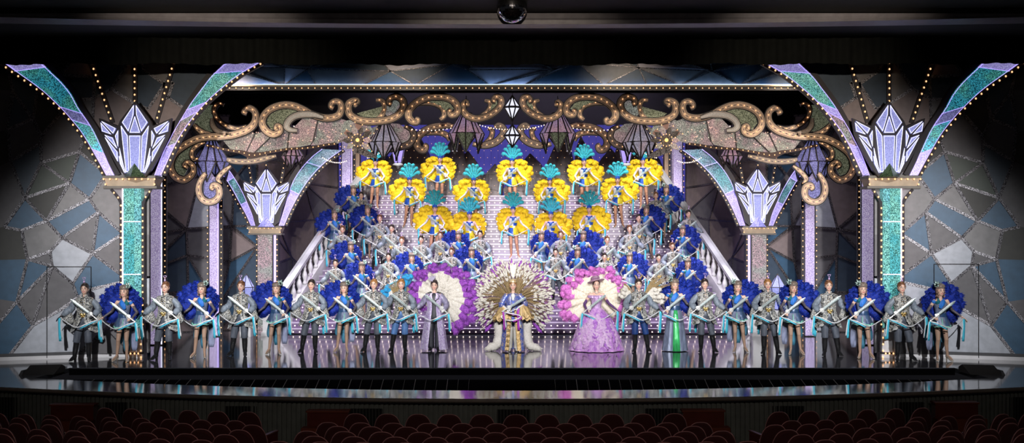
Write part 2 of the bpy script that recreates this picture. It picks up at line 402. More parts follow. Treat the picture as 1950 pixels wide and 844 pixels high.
# ================================================================== PORTAL ONE: PATTERNED WALLS
def Dp(x): return 24.95 + min(max(x, -80), 250) * 0.0036     # the flat leans back towards the columns
def Q(x, y, D, sd):
    p = W(x, y, D); p.x *= sd; return p
def Q1(x, y, sd, dy=0.0): return Q(x, y, Dp(x) + dy, sd)
POLY = [
 (D_, [(-70, 100), (5, 118), (17, 142), (25, 175), (24, 172), (-70, 172)]), (S_, [(-70, 100), (60, 100), (71, 172), (63, 226), (25, 176), (17, 142), (5, 118)]),
 (G_, [(-70, 172), (24, 172), (12, 248), (-70, 265)]), (S_, [(25, 176), (62, 226), (12, 248)]), (D_, [(71, 172), (117, 214), (78, 260), (63, 226)]), (D_, [(60, 100), (150, 240), (117, 214), (71, 172)]),
 (G_, [(12, 248), (62, 226), (78, 260), (77, 273), (20, 307), (16, 255)]), (D_, [(-70, 265), (12, 248), (16, 255), (20, 307), (-70, 350)]),
 (G_, [(78, 260), (117, 214), (163, 255), (151, 289), (78, 310)]), (S_, [(20, 307), (77, 273), (78, 310), (47, 377)]), (D_, [(163, 255), (150, 240), (215, 332), (202, 332), (151, 289)]),
 (V_, [(78, 310), (151, 289), (132, 349)]), (V_, [(78, 310), (132, 349), (47, 377)]), (B_, [(151, 289), (202, 332), (170, 379), (132, 349)]), (D_, [(47, 377), (132, 349), (88, 421)]),
 (G_, [(-70, 350), (20, 307), (47, 377), (8, 432), (-70, 446)]), (A_, [(132, 349), (170, 379), (88, 421)]), (A_, [(202, 332), (284, 332), (284, 447), (234, 445), (187, 404), (170, 379)]),
 (B_, [(170, 379), (187, 404), (118, 453), (88, 421)]), (G_, [(187, 404), (118, 453), (176, 483)]), (B_, [(187, 404), (234, 445), (176, 483)]), (B_, [(47, 377), (88, 421), (41, 439), (8, 432)]),
 (A_, [(88, 421), (118, 453), (95, 479), (52, 494), (41, 439)]), (D_, [(-70, 446), (8, 432), (41, 439), (52, 494), (-70, 497)]), (G_, [(52, 494), (95, 479), (99, 507)]),
 (L_, [(118, 453), (176, 483), (138, 540), (99, 507), (95, 479)]), (G_, [(176, 483), (234, 445), (284, 447), (284, 526), (234, 526)]),
 (B_, [(176, 483), (234, 526), (240, 527), (240, 536), (234, 537), (173, 551), (148, 567), (138, 540)]), (B_, [(-70, 497), (52, 494), (32, 575), (-70, 560)]), (B_, [(52, 494), (99, 507), (32, 575)]),
 (G_, [(99, 507), (62, 620), (32, 575)]), (G_, [(99, 507), (138, 540), (148, 567), (112, 592), (62, 620)]), (G_, [(-70, 560), (32, 575), (-5, 618), (-70, 600)]),
 (B_, [(-70, 600), (-5, 618), (32, 575), (62, 620), (17, 678), (-70, 684)]), (L_, [(62, 620), (112, 592), (148, 567), (173, 551), (234, 537), (240, 536), (284, 530), (284, 580), (240, 590), (165, 660), (147, 676), (17, 678)]),
 (G_, [(165, 660), (240, 590), (284, 580), (284, 672), (147, 676)]),
 # between the two arcs, above the capital
 (D_, [(60, 100), (145, 100), (133, 118), (115, 143)]), (N_, [(145, 100), (170, 100), (180, 146), (115, 143), (133, 118)]), (S_, [(115, 143), (180, 146), (178, 188), (150, 190), (135, 172)]), (A_, [(150, 190), (178, 188), (176, 232)]),
 (S_, [(170, 100), (255, 100), (243, 121), (212, 169), (178, 188), (180, 146)]), (A_, [(255, 100), (258, 121), (254, 196), (212, 169), (243, 121)]), (N_, [(178, 188), (212, 169), (254, 196), (252, 332), (215, 332), (176, 232)]),
 (S_, [(255, 100), (262, 100), (275, 134), (313, 160), (282, 208), (254, 196), (258, 121)]), (A_, [(262, 100), (336, 100), (332, 122), (313, 160), (275, 134)]),
 (S_, [(336, 100), (470, 100), (430, 122), (375, 180), (350, 206), (320, 186), (330, 157), (313, 160), (332, 122)]), (A_, [(313, 160), (330, 157), (320, 186), (312, 188)]),
 (N_, [(282, 208), (313, 160), (312, 188), (320, 186), (350, 206), (340, 235), (315, 285), (300, 332), (252, 332), (254, 196)]),
 (D_, [(60, 100), (115, 143), (135, 172), (150, 190), (176, 232), (215, 332), (150, 240)]),
]
ARC_L = [(2, 117), (28, 136), (62, 160), (84, 177), (104, 195), (125, 216), (150, 246), (166, 270), (185, 303), (202, 334)]
ARC_LI = [(72, 112), (88, 128), (118, 157), (136, 180), (150, 206), (168, 232), (180, 252), (193, 280), (206, 310), (218, 334)]
ARC_R = [(495, 120), (462, 139), (437, 157), (405, 184), (382, 207), (362, 232), (346, 255), (330, 284), (317, 312), (307, 334)]
ARC_RI = [(430, 118), (402, 145), (384, 168), (362, 198), (345, 226), (332, 248), (322, 268), (311, 290), (302, 312), (294, 334)]
SEAM = {0: 0.055, 1: 0.030}
for sd, nm in ((1, 'left'), (-1, 'right')):
    # upper edge must reach behind the valance
    mb = MB(); seams = set()
    for m, pl in POLY:
        a = [Q1(x, y - (25 if y <= 100 else 0), sd) for x, y in pl]
        mb.prism(a, (0, 0.06, 0), m)
        for i in range(len(pl)):
            e = tuple(sorted((pl[i], pl[(i + 1) % len(pl)])))
            seams.add(e)
    w = struct('wall_' + nm, mb, M_wall)
    mb = MB()
    for (a, b) in sorted(seams):
        if min(a[0], b[0]) < -60 or max(a[0], b[0]) > 280 and max(a[1], b[1]) > 330: continue
        if max(a[1], b[1]) <= 100: continue
        p, q = Q1(*a, sd, -0.012), Q1(*b, sd, -0.012)
        mb.plate([p, q], 0.036, 0.012, 0)
    mb.build('sequin_seam', M_seq, w)
    # skirting of the flat: dark band over a white board
    mb = MB(); mb.rings([[Q1(x, 0, sd).xy.to_3d() + Vector((0, dy, z)) for dy, z in ((-0.03, 0.09), (-0.03, 0.165), (0.05, 0.165), (0.05, 0.09))] for x in (-70, 50, 150, 246)])
    mb.rings([[Q1(x, 0, sd).xy.to_3d() + Vector((0, dy, z)) for dy, z in ((-0.025, 0.0), (-0.025, 0.09), (0.05, 0.09), (0.05, 0.0))] for x in (-70, 50, 150, 246)], 1)
    struct('baseboard_' + nm, mb, [plain('skirting_dark', (0.06, 0.06, 0.065), 0.5), M_white])
    # door outline cut into the flat
    mb = MB()
    xa, xb, yt, yb = (89, 173, 508, 682) if sd > 0 else (86, 171, 503, 682)
    for a, b in (((xa, yb), (xa, yt)), ((xa, yt), (xb, yt)), ((xb, yt), (xb, yb))):
        mb.plate([Q1(*a, sd, -0.035), Q1(*b, sd, -0.035)], 0.006, 0.012, 0)
    mb.build('door_%d' % (1 if sd > 0 else 2), M_black)['kind'] = 'structure'

# ------------------------------------------------------------------ crystal, arcs and column shared by both portals
# facets around (0,0) = foot centre, in pixels at the first portal; y up
def crystal_facets(k=1.0, inset=0.0):
    cy = 337.0
    c = lambda x, y: ((x - 257.5) * k, cy - y)
    mid = [[c(256, 200), c(232, 235), c(245, 253), c(256, 218)], [c(259, 200), c(283, 235), c(270, 253), c(259, 218)], [c(257.5, 221), c(246.5, 255), c(268.5, 255)],
           [c(246.5, 258), c(268.5, 258), c(266, 330), c(249, 330)], [c(231, 239), c(244, 258), c(247, 330), c(241, 330)], [c(284, 239), c(271, 258), c(268, 330), c(274, 330)]]
    lft = [[c(193, 231), c(223, 246), c(217, 257)], [c(192, 233), c(194, 252), c(214, 258)], [c(199, 257), c(216, 262), c(225, 285)], [c(219, 259), c(226, 248), c(226, 282)],
           [c(200, 261), c(226, 291), c(226, 310)], [c(228, 281), c(229, 298), c(241, 332), c(237, 320)], [c(227, 296), c(228, 312), c(239, 332)]]
    L = [[(x + inset, y) for x, y in p] for p in lft]; R = [[(-x, y) for x, y in reversed(p)] for p in L]
    outl = [c(190, 226), c(226, 242)]
    return mid + L + R
def crystal(label, base, sx, sy, sd, M_cone):
    """lit pane cluster: black backboard and bars, glowing panes, neon along pane edges, sequin pyramid at the foot"""
    t = T('crystal_cluster', label, 'lit crystal', base, 'lit crystals on the capitals'); b = Vector(base)
    P = lambda x, y, d: b + Vector((x * sx * sd, d, y * sy))
    inset = 0.0 if base[1] < 28 else 11.0
    out = [(-18, 0), (-30, 12), (-48, 44), (-64, 80), (-69, 111), (-33, 96), (-29, 106), (0, 144), (29, 106), (33, 96), (69, 111), (64, 80), (48, 44), (30, 12), (18, 0)]
    out = [(x + (inset if x < -30 else -inset if x > 30 else 0), y) for x, y in out]
    mb = MB(); mb.prism([P(x, y, 0.0) for x, y in out], (0, 0.10, 0)); t.part('backboard', mb, M_frame)
    nb = MB()
    for pl in crystal_facets(1.0, inset):
        pts = [P(x, y, -0.03) for x, y in pl]
        c0 = sum(pts, Vector()) / len(pts); pts = [p + (c0 - p) * min(0.3, 0.012 / max((c0 - p).length, 0.01)) for p in pts]
        mb = MB(); mb.prism(pts, (0, 0.03, 0)); t.part('pane', mb, M_pane)
        c = sum(pts, Vector()) / len(pts)
        ins = [p + (c - p).normalized() * 0.020 + Vector((0, -0.006, 0)) for p in pts]
        for i in range(len(ins)): nb.tube([ins[i], ins[(i + 1) % len(ins)]], 0.0065, 4)
    t.part('edge_light', nb, M_neonw)
    mb = MB(); A = [P(-20, -1, -0.05), P(20, -1, -0.05), P(0, -1, -0.30)]
    ap = P(0, 25, -0.06)
    mb.add([*A, ap], [(0, 1, 2), (0, 2, 3), (2, 1, 3), (1, 0, 3)]); t.part('foot_pyramid', mb, M_cone)
    return t
def arc(label, outer, inner, D, sd, base, cuts, mats, bulb_me, bulb_step, br):
    """one flaring arm of a portal: film panels in segments between two neon edges, a black edge board and a row of bulbs"""
    t = T('portal_arch', label, 'portal arch', base, 'portal arches')
    O = catmull([Q(x, y, D(x), sd) for x, y in outer], 5); I = catmull([Q(x, y, D(x), sd) for x, y in inner], 5); n = len(O)
    mb = MB(); mb.rings([[O[i] + Vector((0, 0.03, 0)), I[i] + Vector((0, 0.03, 0)), I[i] + Vector((0, 0.12, 0)), O[i] + Vector((0, 0.12, 0))] for i in range(n)]); t.part('board', mb, M_frame)
    cut = [0] + [int(c * (n - 1)) for c in cuts] + [n - 1]
    for a, b, m in zip(cut, cut[1:], mats):
        mb = MB(); mb.rings([[O[i], I[i], I[i] + Vector((0, 0.03, 0)), O[i] + Vector((0, 0.03, 0))] for i in range(a, b + 1)]); t.part('film_panel', mb, m)
    w = [(I[i] - O[i]) for i in range(n)]
    mb = MB(); mb.tube([O[i] + w[i] * 0.05 + Vector((0, -0.008, 0)) for i in range(n)], 0.008, 5); mb.tube([I[i] - w[i] * 0.04 + Vector((0, -0.008, 0)) for i in range(n)], 0.008, 5)
    for c in cut[1:-1]: mb.tube([O[c] + Vector((0, -0.01, 0)), I[c] + Vector((0, -0.01, 0))], 0.006, 5)
    t.part('neon_line', mb, M_neonv)
    mb = MB(); mb.plate([I[i] + w[i].normalized() * 0.07 for i in range(n)], 0.07, 0.10); mb.plate([O[i] - w[i].normalized() * 0.05 for i in range(n)], 0.045, 0.10); t.part('edge_board', mb, M_frame)
    t.bulbs([p + Vector((0, -0.02, 0)) for p in along([O[i] - w[i].normalized() * 0.06 for i in range(n)], bulb_step, 0.05)], me=bulb_me, r=br)
    return t
def capital(t, cx, D, sd, hw_top, hw_bot, z0, z1, hwp, sc):
    b0 = cx * sd
    P = lambda x, y, z: (b0 + x, y, z)
    mb = MB(); mb.rings([[P(x * w, D + d * dd, z) for x, d in ((-1, -1), (1, -1), (1, 1), (-1, 1))] for z, w, dd in ((z0 + 0.06 * sc, hw_bot, 0.22 * sc), (z1 - 0.06 * sc, hw_top, 0.30 * sc))]); t.part('capital', mb, M_capf)
    mb = MB(); mb.box(P(-hwp, D - 0.34 * sc, z1 - 0.06 * sc), P(hwp, D + 0.34 * sc, z1)); mb.box(P(-hwp * 1.02, D - 0.28 * sc, z0), P(hwp * 1.02, D + 0.28 * sc, z0 + 0.06 * sc)); t.part('capital_moulding', mb, M_capd)
    n = 9; pts = [P(-hw_top + 2 * hw_top * i / (n - 1), D - 0.33 * sc, z1 - 0.085 * sc) for i in range(n)]
    pts += [P(sg * hw_bot * 1.04, D - 0.27 * sc, z0 + 0.10 * sc) for sg in (-1, 1)]
    return [Vector(p) for p in pts]

for sd, nm in ((1, 'left'), (-1, 'right')):
    D1 = Dp(258)
    zc = CH + (HY - 336) * D1 / F
    cx = (255 - CX) * D1 / F
    crystal('large glowing crystal on the front capital at the %s, black bars' % nm, Q(257.5, 336.5, D1 - 0.50, sd), D1 / F * 0.985, D1 / F * 0.985, sd, M_greenp)
    arc('wide teal arm curving up and out from the front capital to the %s' % nm, ARC_L, ARC_LI, lambda x: Dp(x) - 0.14, sd, Q(210, 336, D1, sd), (0.13, 0.50, 0.60, 0.84), (M_violet, M_teal, M_blot, M_teal, M_violet), BULB, 0.165, 0.026)
    arc('wide teal and violet arm curving from the %s front capital towards the middle' % nm, ARC_R, ARC_RI, lambda x: D1 - 0.14, sd, Q(300, 336, D1, sd), (0.10, 0.38, 0.47, 0.74), (M_violet, M_green, M_violet, M_iris, M_violet), BULB, 0.165, 0.026)
    for k, (a, b, where) in enumerate((((172, 112), (214, 234), 'outer'), ((256.5, 112), (257, 194), 'middle'), ((333, 112), (297, 234), 'inner'))):
        A, B = Q1(*a, sd, -0.05), Q1(*b, sd, -0.05)
        t = T('bulb_strip', '%s dark strip of bulbs rising behind the %s front crystal' % (where, nm), 'light strip', B, 'bulb strips behind the front crystals')
        mb = MB(); mb.plate([A, B], 0.055, 0.03); t.part('strip', mb, M_frame)
        t.bulbs([p + Vector((0, -0.02, 0)) for p in along([A, B], 0.157, 0.1)])
    # column
    t = T('portal_column', 'teal glitter column with bulb rows under the %s front capital' % nm, 'column', (cx * sd, D1, 0), 'front portal columns', 'thing')
    X = lambda px: (px - CX) * D1 / F * sd
    Z = lambda py: CH + (HY - py) * D1 / F
    def bx(xa, xb, da, db, za, zb): return ((min(X(xa), X(xb)), D1 + da, za), (max(X(xa), X(xb)), D1 + db, zb))
    mb = MB(); mb.box(*bx(242.5, 262, -0.26, 0.05, Z(622), Z(360))); t.part('shaft_panel', mb, M_green)
    mb = MB(); mb.box(*bx(262.3, 275, -0.24, 0.05, Z(622), Z(360))); t.part('shaft_panel', mb, M_tealp)
    mb = MB(); mb.box(*bx(240, 242, -0.27, 0, Z(622), Z(360)))
    for py in (422.5, 522): mb.box(*bx(242.5, 275, -0.275, -0.262, Z(py + 0.7), Z(py - 0.7)))
    t.part('neon_line', mb, glow('pink_neon', (1.0, 0.72, 0.95), 1.6))
    mb = MB(); mb.box(*bx(232.5, 239.8, -0.18, 0, 0.55, Z(384))); mb.box(*bx(275.2, 280, -0.20, 0, 0.0, Z(384)))
    mb.plate([Vector((X(x), D1 - 0.19, Z(y))) for x, y in ((217, 361), (223, 368), (231, 378), (236, 388))], 0.035, 0.03); mb.plate([Vector((X(x), D1 - 0.19, Z(y))) for x, y in ((293, 361), (287, 370), (280, 381), (277.5, 390))], 0.03, 0.03)
    t.part('bulb_board', mb, M_frame)
    mb = MB(); mb.box(*bx(247, 278, -0.30, 0.05, Z(668.5), Z(623))); mb.box(*bx(247, 279, -0.30, 0.05, 0.0, Z(672.5))); t.part('plinth', mb, M_white)
    mb = MB(); mb.box(*bx(246.5, 279, -0.27, 0.05, Z(672.5), Z(668.5))); t.part('plinth_gap', mb, M_black)
    pts = capital(t, cx, D1, sd, 0.62, 0.575, Z(360), Z(336), 0.64, 1.0)
    for y in np.arange(392, 548, 12.2): pts.append(Vector((X(236), D1 - 0.20, Z(y))))
    for y in np.arange(397, 684, 12.2): pts.append(Vector((X(277.5), D1 - 0.22 if y < 620 else D1 - 0.33, Z(y))))
    for x, y in ((223, 368), (231, 377), (290, 366), (283, 376)): pts.append(Vector((X(x), D1 - 0.21, Z(y))))
    for x in (250, 257.5, 265, 272): pts.append(Vector((X(x), D1 - 0.32, Z(670.7))))
    t.bulbs(pts)
    # slim violet columns further back, a bulb row on the inner side
    for xa, xb, D, yt, yb, lab in ((287, 309.5, 28.5, 335, 658, 'slim violet column next to the front teal column'), (399, 417, 31.0, 300, 641, 'slim lilac column between the front and rear portals'), (651, 671, 38.0, 262, 560, 'slim lilac column beside the top of the staircase')):
        Xa, Xb = (xa - CX) * D / F, (xb - CX) * D / F
        if sd < 0: Xa, Xb = -Xb, -Xa
        zt = CH + (HY - yt) * D / F; zb = 0.0
        t = T('violet_column', lab + ', %s side' % nm, 'column', ((Xa + Xb) / 2, D, zb), 'violet columns', 'thing')
        mb = MB(); mb.box((Xa, D, zb + 0.03), (Xb, D + 0.25, zt)); t.part('film_panel', mb, M_lilac)
        inx = Xb if sd > 0 else Xa
        mb = MB(); mb.box((inx - 0.035, D - 0.02, zb + 0.03), (inx + 0.0, D - 0.001, zt)); t.part('neon_line', mb, M_neonw if D < 30 else M_neonv)
        mb = MB()
        for x0 in (Xa - 0.03, Xb + 0.0): mb.box((x0, D - 0.03, zb), (x0 + 0.03, D + 0.25, zt))
        mb.box((Xa - 0.03, D - 0.03, zb), (Xb + 0.03, D + 0.25, zb + 0.03)); t.part('edge_board', mb, M_frame)
        mb = MB(); ix = inx + sd * 0.075; mb.box((ix - 0.045, D - 0.02, zb), (ix + 0.045, D + 0.02, zt)); t.part('bulb_board', mb, M_frame)
        st = 11.0 * D / F; pts = [Vector((ix, D - 0.04, z)) for z in np.arange(zb + 0.1, zt, st)]
        if D > 30: pts += [Vector(((Xa if sd > 0 else Xb) - sd * 0.05, D - 0.04, z)) for z in np.arange(zb + 0.15, zt, st * 1.0)]
        t.bulbs(pts, me=BULBS, r=0.019)

# ================================================================== PORTAL TWO
    D2 = 32.6; c2 = (507 - CX) * D2 / F
    Z2 = lambda y: CH + (HY - y) * D2 / F
    crystal('smaller glowing crystal on the rear capital at the %s' % nm, Q(507.5, 431.5, D2 - 0.34, sd), D2 / F * 0.79, D2 / F * 0.79, sd, M_blot)
    arc('slim arm curving from the %s rear capital up and outward' % nm, [(418, 326), (433, 346), (446, 368), (458, 390), (469, 410), (478, 430)], [(432, 318), (446, 338), (460, 362), (470, 384), (480, 408), (486, 430)], lambda x: D2 - 0.12, sd, Q(480, 432, D2, sd), (0.2, 0.6), (M_violet, M_rear, M_violet), BULBS, 0.16, 0.019)
    arc('broad arm curving from the %s rear capital towards the stair head' % nm, [(652, 286), (622, 308), (596, 334), (574, 364), (556, 396), (541, 430)], [(612, 284), (592, 300), (570, 325), (554, 354), (543, 392), (531, 430)], lambda x: D2 - 0.12, sd, Q(532, 432, D2, sd), (0.28, 0.66), (M_rear, M_rear, M_violet), BULBS, 0.16, 0.019)
    for a, b, where in (((470, 290), (479, 348), 'outer'), ((507, 284), (507, 316), 'middle'), ((545, 290), (535, 348), 'inner')):
        A, B = Q(*a, D2, sd), Q(*b, D2, sd)
        t = T('bulb_strip', '%s dark bulb strip behind the smaller %s rear crystal' % (where, nm), 'light strip', B, 'bulb strips behind the rear crystals')
        mb = MB(); mb.plate([A, B], 0.045, 0.03); t.part('strip', mb, M_frame); t.bulbs([p + Vector((0, -0.02, 0)) for p in along([A, B], 0.15, 0.05)], me=BULBS, r=0.019)
    t = T('portal_column', 'grey green glitter column under the smaller %s rear capital' % nm, 'column', (c2 * sd, D2, 0), 'rear portal columns', 'thing')
    X2 = lambda px: (px - CX) * D2 / F * sd
    def b2(xa, xb, da, db, za, zb): return ((min(X2(xa), X2(xb)), D2 + da, za), (max(X2(xa), X2(xb)), D2 + db, zb))
    mb = MB(); mb.box(*b2(494, 521, -0.22, 0.1, 0.0, Z2(448))); t.part('shaft_panel', mb, M_iris)
    mb = MB(); mb.box(*b2(524, 528, -0.18, 0.1, 0.0, Z2(448))); t.part('neon_line', mb, M_neonv)
    mb = MB(); mb.box(*b2(521.2, 523.8, -0.24, 0.1, 0.0, Z2(448))); mb.box(*b2(528.5, 532, -0.2, 0.1, 0, Z2(448))); mb.box(*b2(490.5, 493.5, -0.2, 0.1, 0, Z2(448))); t.part('bulb_board', mb, M_frame)
    pts = capital(t, c2, D2, sd, 0.52, 0.46, Z2(447.5), Z2(431), 0.51, 0.8)
    for y in np.arange(456, 636, 10.0): pts += [Vector((X2(492), D2 - 0.22, Z2(y))), Vector((X2(530.5), D2 - 0.22, Z2(y)))]
    t.bulbs(pts, me=BULBS, r=0.019)
# ================================================================== REAR WALLS, BORDERS, DROPS
def mosaic(name, mapf, nu, nv, pal, seed, seam, sw=0.03, kind='structure', thick=(0, 0.05, 0)):
    """patterned flat of triangles and quads with sequin seams; mapf(u, v) -> point, u and v in 0..1"""
    R = random.Random(seed); G = {}
    for i in range(nu + 1):
        for j in range(nv + 1):
            ju = R.uniform(-0.36, 0.36) if 0 < i < nu else 0; jv = R.uniform(-0.36, 0.36) if 0 < j < nv else 0
            G[i, j] = ((i + ju) / nu, (j + jv) / nv)
    mb = MB(); E = set()
    def poly(ks):
        mb.prism([mapf(*G[k]) for k in ks], thick, R.choice(pal))
        for a, b in zip(ks, ks[1:] + ks[:1]): E.add(tuple(sorted((a, b))))
    for i in range(nu):
        for j in range(nv):
            q = [(i, j), (i + 1, j), (i + 1, j + 1), (i, j + 1)]; r = R.random()
            if r < 0.4: poly([q[0], q[1], q[2]]); poly([q[0], q[2], q[3]])
            elif r < 0.8: poly([q[0], q[1], q[3]]); poly([q[1], q[2], q[3]])
            else: poly(q)
    w = struct(name, mb, M_wall)
    mb = MB()
    p0, p1, p2 = Vector(mapf(0, 0)), Vector(mapf(1, 0)), Vector(mapf(0, 1)); nrm = (p1 - p0).cross(p2 - p0).normalized()
    if nrm.y > 0: nrm = -nrm
    for a, b in sorted(E):
        p, q = Vector(mapf(*G[a])) + nrm * 0.012, Vector(mapf(*G[b])) + nrm * 0.012
        mb.plate([p, q], sw, 0.01, 0, nrm)
    mb.build('sequin_seam', seam, w)
    return w
for sd, nm in ((1, 'left'), (-1, 'right')):
    mosaic('wall_%s_middle' % nm, lambda u, v: (sd * (-12.9 + 4.8 * u), 31.0 + 2.4 * u, 6.75 * v), 5, 6, [N_, S_, L_, G_, B_, A_, S_, N_], 11, M_seqd, 0.035)
    mosaic('wall_%s_rear' % nm, lambda u, v: (sd * (-8.1 + 1.7 * u), 33.4 + 5.2 * u, 6.9 * v), 3, 4, [N_, N_, N_, G_, G_], 5, M_seqd, 0.03)
    # return of the portal seen behind the front column
    mosaic('wall_%s_return' % nm, lambda u, v: (sd * (-10.2 + 0.58 * u), 28.95, 5.0 * v), 1, 5, [G_, S_, A_], 8, M_seqd, 0.03)
    mb = MB(); mb.box((min(sd * 5.85, sd * 5.52), 38.0, 0), (max(sd * 5.85, sd * 5.52), 38.4, 6.55)); struct('trim_%d' % (3 if sd > 0 else 4), mb, M_wood)
    mb = MB(); mb.box((min(sd * 13, sd * 26), 25.3, -1), (max(sd * 13, sd * 26), 25.5, 9)); struct('wall_%s_wing' % nm, mb, M_black)
mosaic('wall_border', lambda u, v: (-9.2 + 18.4 * u, 28.0, 6.985 + 0.95 * v), 13, 2, [S_, S_, X_, G_, B_, A_, X_], 21, M_seqd, 0.016)
t = T('border_light_ledge', 'cream ledge with blue neon above and a long row of bulbs under the top border', 'light ledge', (0, 27.9, 6.9), None)
mb = MB(); mb.box((-7.75, 27.78, 6.93), (7.75, 28.04, 6.975)); t.part('ledge', mb, M_capf)
mb = MB(); mb.box((-7.7, 27.90, 6.98), (7.7, 27.94, 7.005)); t.part('neon_tube', mb, M_neonb)
mb = MB(); mb.box((-7.75, 27.82, 6.83), (7.75, 27.86, 6.93)); t.part('bulb_board', mb, M_frame)
t.bulbs([Vector((-7.65 + 15.3 * i / 88, 27.79, 6.885)) for i in range(89)], me=BULBS, r=0.019)
mb = MB(); mb.box((-10, 33.0, 6.47), (10, 33.05, 9.5)); mb.box((-9, 29.9, 7.05), (9, 29.95, 9.5)); struct('drop_black', mb, plain('black_drop', (0.005, 0.005, 0.005), 0.9, spec=0.1))
for z in (7.16, 6.62):
    pass
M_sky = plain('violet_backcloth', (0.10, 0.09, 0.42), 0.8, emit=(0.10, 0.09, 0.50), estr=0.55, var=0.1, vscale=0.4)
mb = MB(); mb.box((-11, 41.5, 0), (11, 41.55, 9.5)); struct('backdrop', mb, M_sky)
# dark crystal rocks standing on the landing
M_rock = plain('dark_rock', (0.34, 0.30, 0.29), 0.5, var=0.25, vscale=2.0)
ROCKS = [(-5.2, 0.9, 6.3, 0.1), (-4.3, 1.0, 6.7, 0.3), (-3.5, 0.75, 7.0, -0.2), (-2.35, 0.7, 6.95, 0.25), (-1.6, 0.8, 6.2, -0.1), (-0.85, 0.55, 5.7, 0.2), (0.15, 0.5, 5.1, -0.1), (0.95, 0.8, 6.1, -0.25), (1.75, 0.75, 6.8, 0.2), (3.0, 0.6, 6.75, -0.35), (3.7, 0.8, 6.3, 0.1), (4.6, 0.9, 6.75, -0.2), (5.3, 0.8, 6.2, 0.1)]
nm_ = ['outermost on the left', 'second from the left end', 'third from the left end', 'tall one left of middle', 'leaning one left of middle', 'short one left of middle', 'lowest one in the middle', 'leaning one right of middle', 'tall one right of middle', 'sharp narrow one right of middle', 'third from the right end', 'second from the right end', 'outermost on the right']
for (x, w, h, ln), lab in zip(ROCKS, nm_):
    R = random.Random(int(x * 100)); t = T('crystal_rock', 'dark faceted rock shard behind the stair head, ' + lab, 'rock', (x, 40.4, 4.42), 'dark rocks on the landing')
    n = 6; ring = lambda z, k, r: [(x + ln * k + r * w * math.cos(2 * PI * j / n + 0.3) * (0.85 + 0.3 * R.random()), 40.4 + r * 0.5 * math.sin(2 * PI * j / n + 0.3), z) for j in range(n)]
    mb = MB(); zt = h + 0.05
    mb.rings([ring(4.42, 0, 1.0), ring(4.42 + (zt - 4.42) * 0.5, 0.5, 0.8), ring(4.42 + (zt - 4.42) * 0.8, 0.85, 0.45), ring(zt, 1.0, 0.03)]); t.part('shard', mb, M_rock)
t = T('star_curtain', 'curtain of tiny bulbs hung in a grid before the violet backcloth', 'light curtain', (0, 39.3, 4.5), None)
pts = [Vector((-5.5 + 0.262 * i + (0.131 if j % 2 else 0), 39.3, 4.6 + 0.262 * j)) for j in range(10) for i in range(43)]
random.Random(3).shuffle(pts)
mb = MB()
for i in range(43): mb.tube([(-5.5 + 0.262 * i + 0.004, 39.33, 4.45), (-5.5 + 0.262 * i + 0.004, 39.33, 7.3)], 0.003, 4)
t.part('wire', mb, M_frame)
t.bulbs(pts, me=BULBT, r=0.011, mat=M_bulb)

# ================================================================== GRAND STAIRCASE
SD0, TR, RI, NS = 31.7, 0.231, 0.170, 26
def stair_hw(D): return 7.05 - 2.0 * (D - 31.4) / 6.3
def stair_z(D): return max(0.0, min(NS, math.floor((D - SD0) / TR) + 1)) * RI
M_riser = plain('lilac_riser', (0.155, 0.10, 0.205), 0.35, var=0.06); M_nose = plain('white_nosing', (0.36, 0.30, 0.41), 0.3, var=0.04)
t = T('grand_staircase', 'wide lilac staircase of lit steps filling the middle of the stage', 'staircase', (0, SD0, 0))
pts = []
for k in range(NS):
    D = SD0 + TR * k; w = stair_hw(D + TR) - 0.02; z = RI * k
    mb = MB(); mb.box((-w, D, max(0.03, z)), (w, D + TR + 0.03, z + RI - 0.03)); mb.box((-w, D - 0.025, z + RI - 0.04), (w, D + TR + 0.03, z + RI), 1)
    t.part('step', mb, [M_riser, M_nose])
    n = int(2 * w / 0.19)
    for i in range(n): pts.append(Vector((-0.095 * n + 0.19 * (i + (0.5 if k % 2 else 0.0)) + 0.05, D - 0.008, z + 0.075)))
pts = [p for p in pts if abs(p.x) < stair_hw(p.y) - 0.05]
t.bulbs(pts, me=BULBST, r=0.021, mat=M_bulbw)
mb = MB(); mb.box((-4.9, SD0 + NS * TR, 4.22), (4.9, 41.4, 4.42)); mb.box((-6.9, SD0 + 0.1, 0.0), (6.9, SD0 + 0.2, 0.03)); t.part('landing', mb, M_riser)
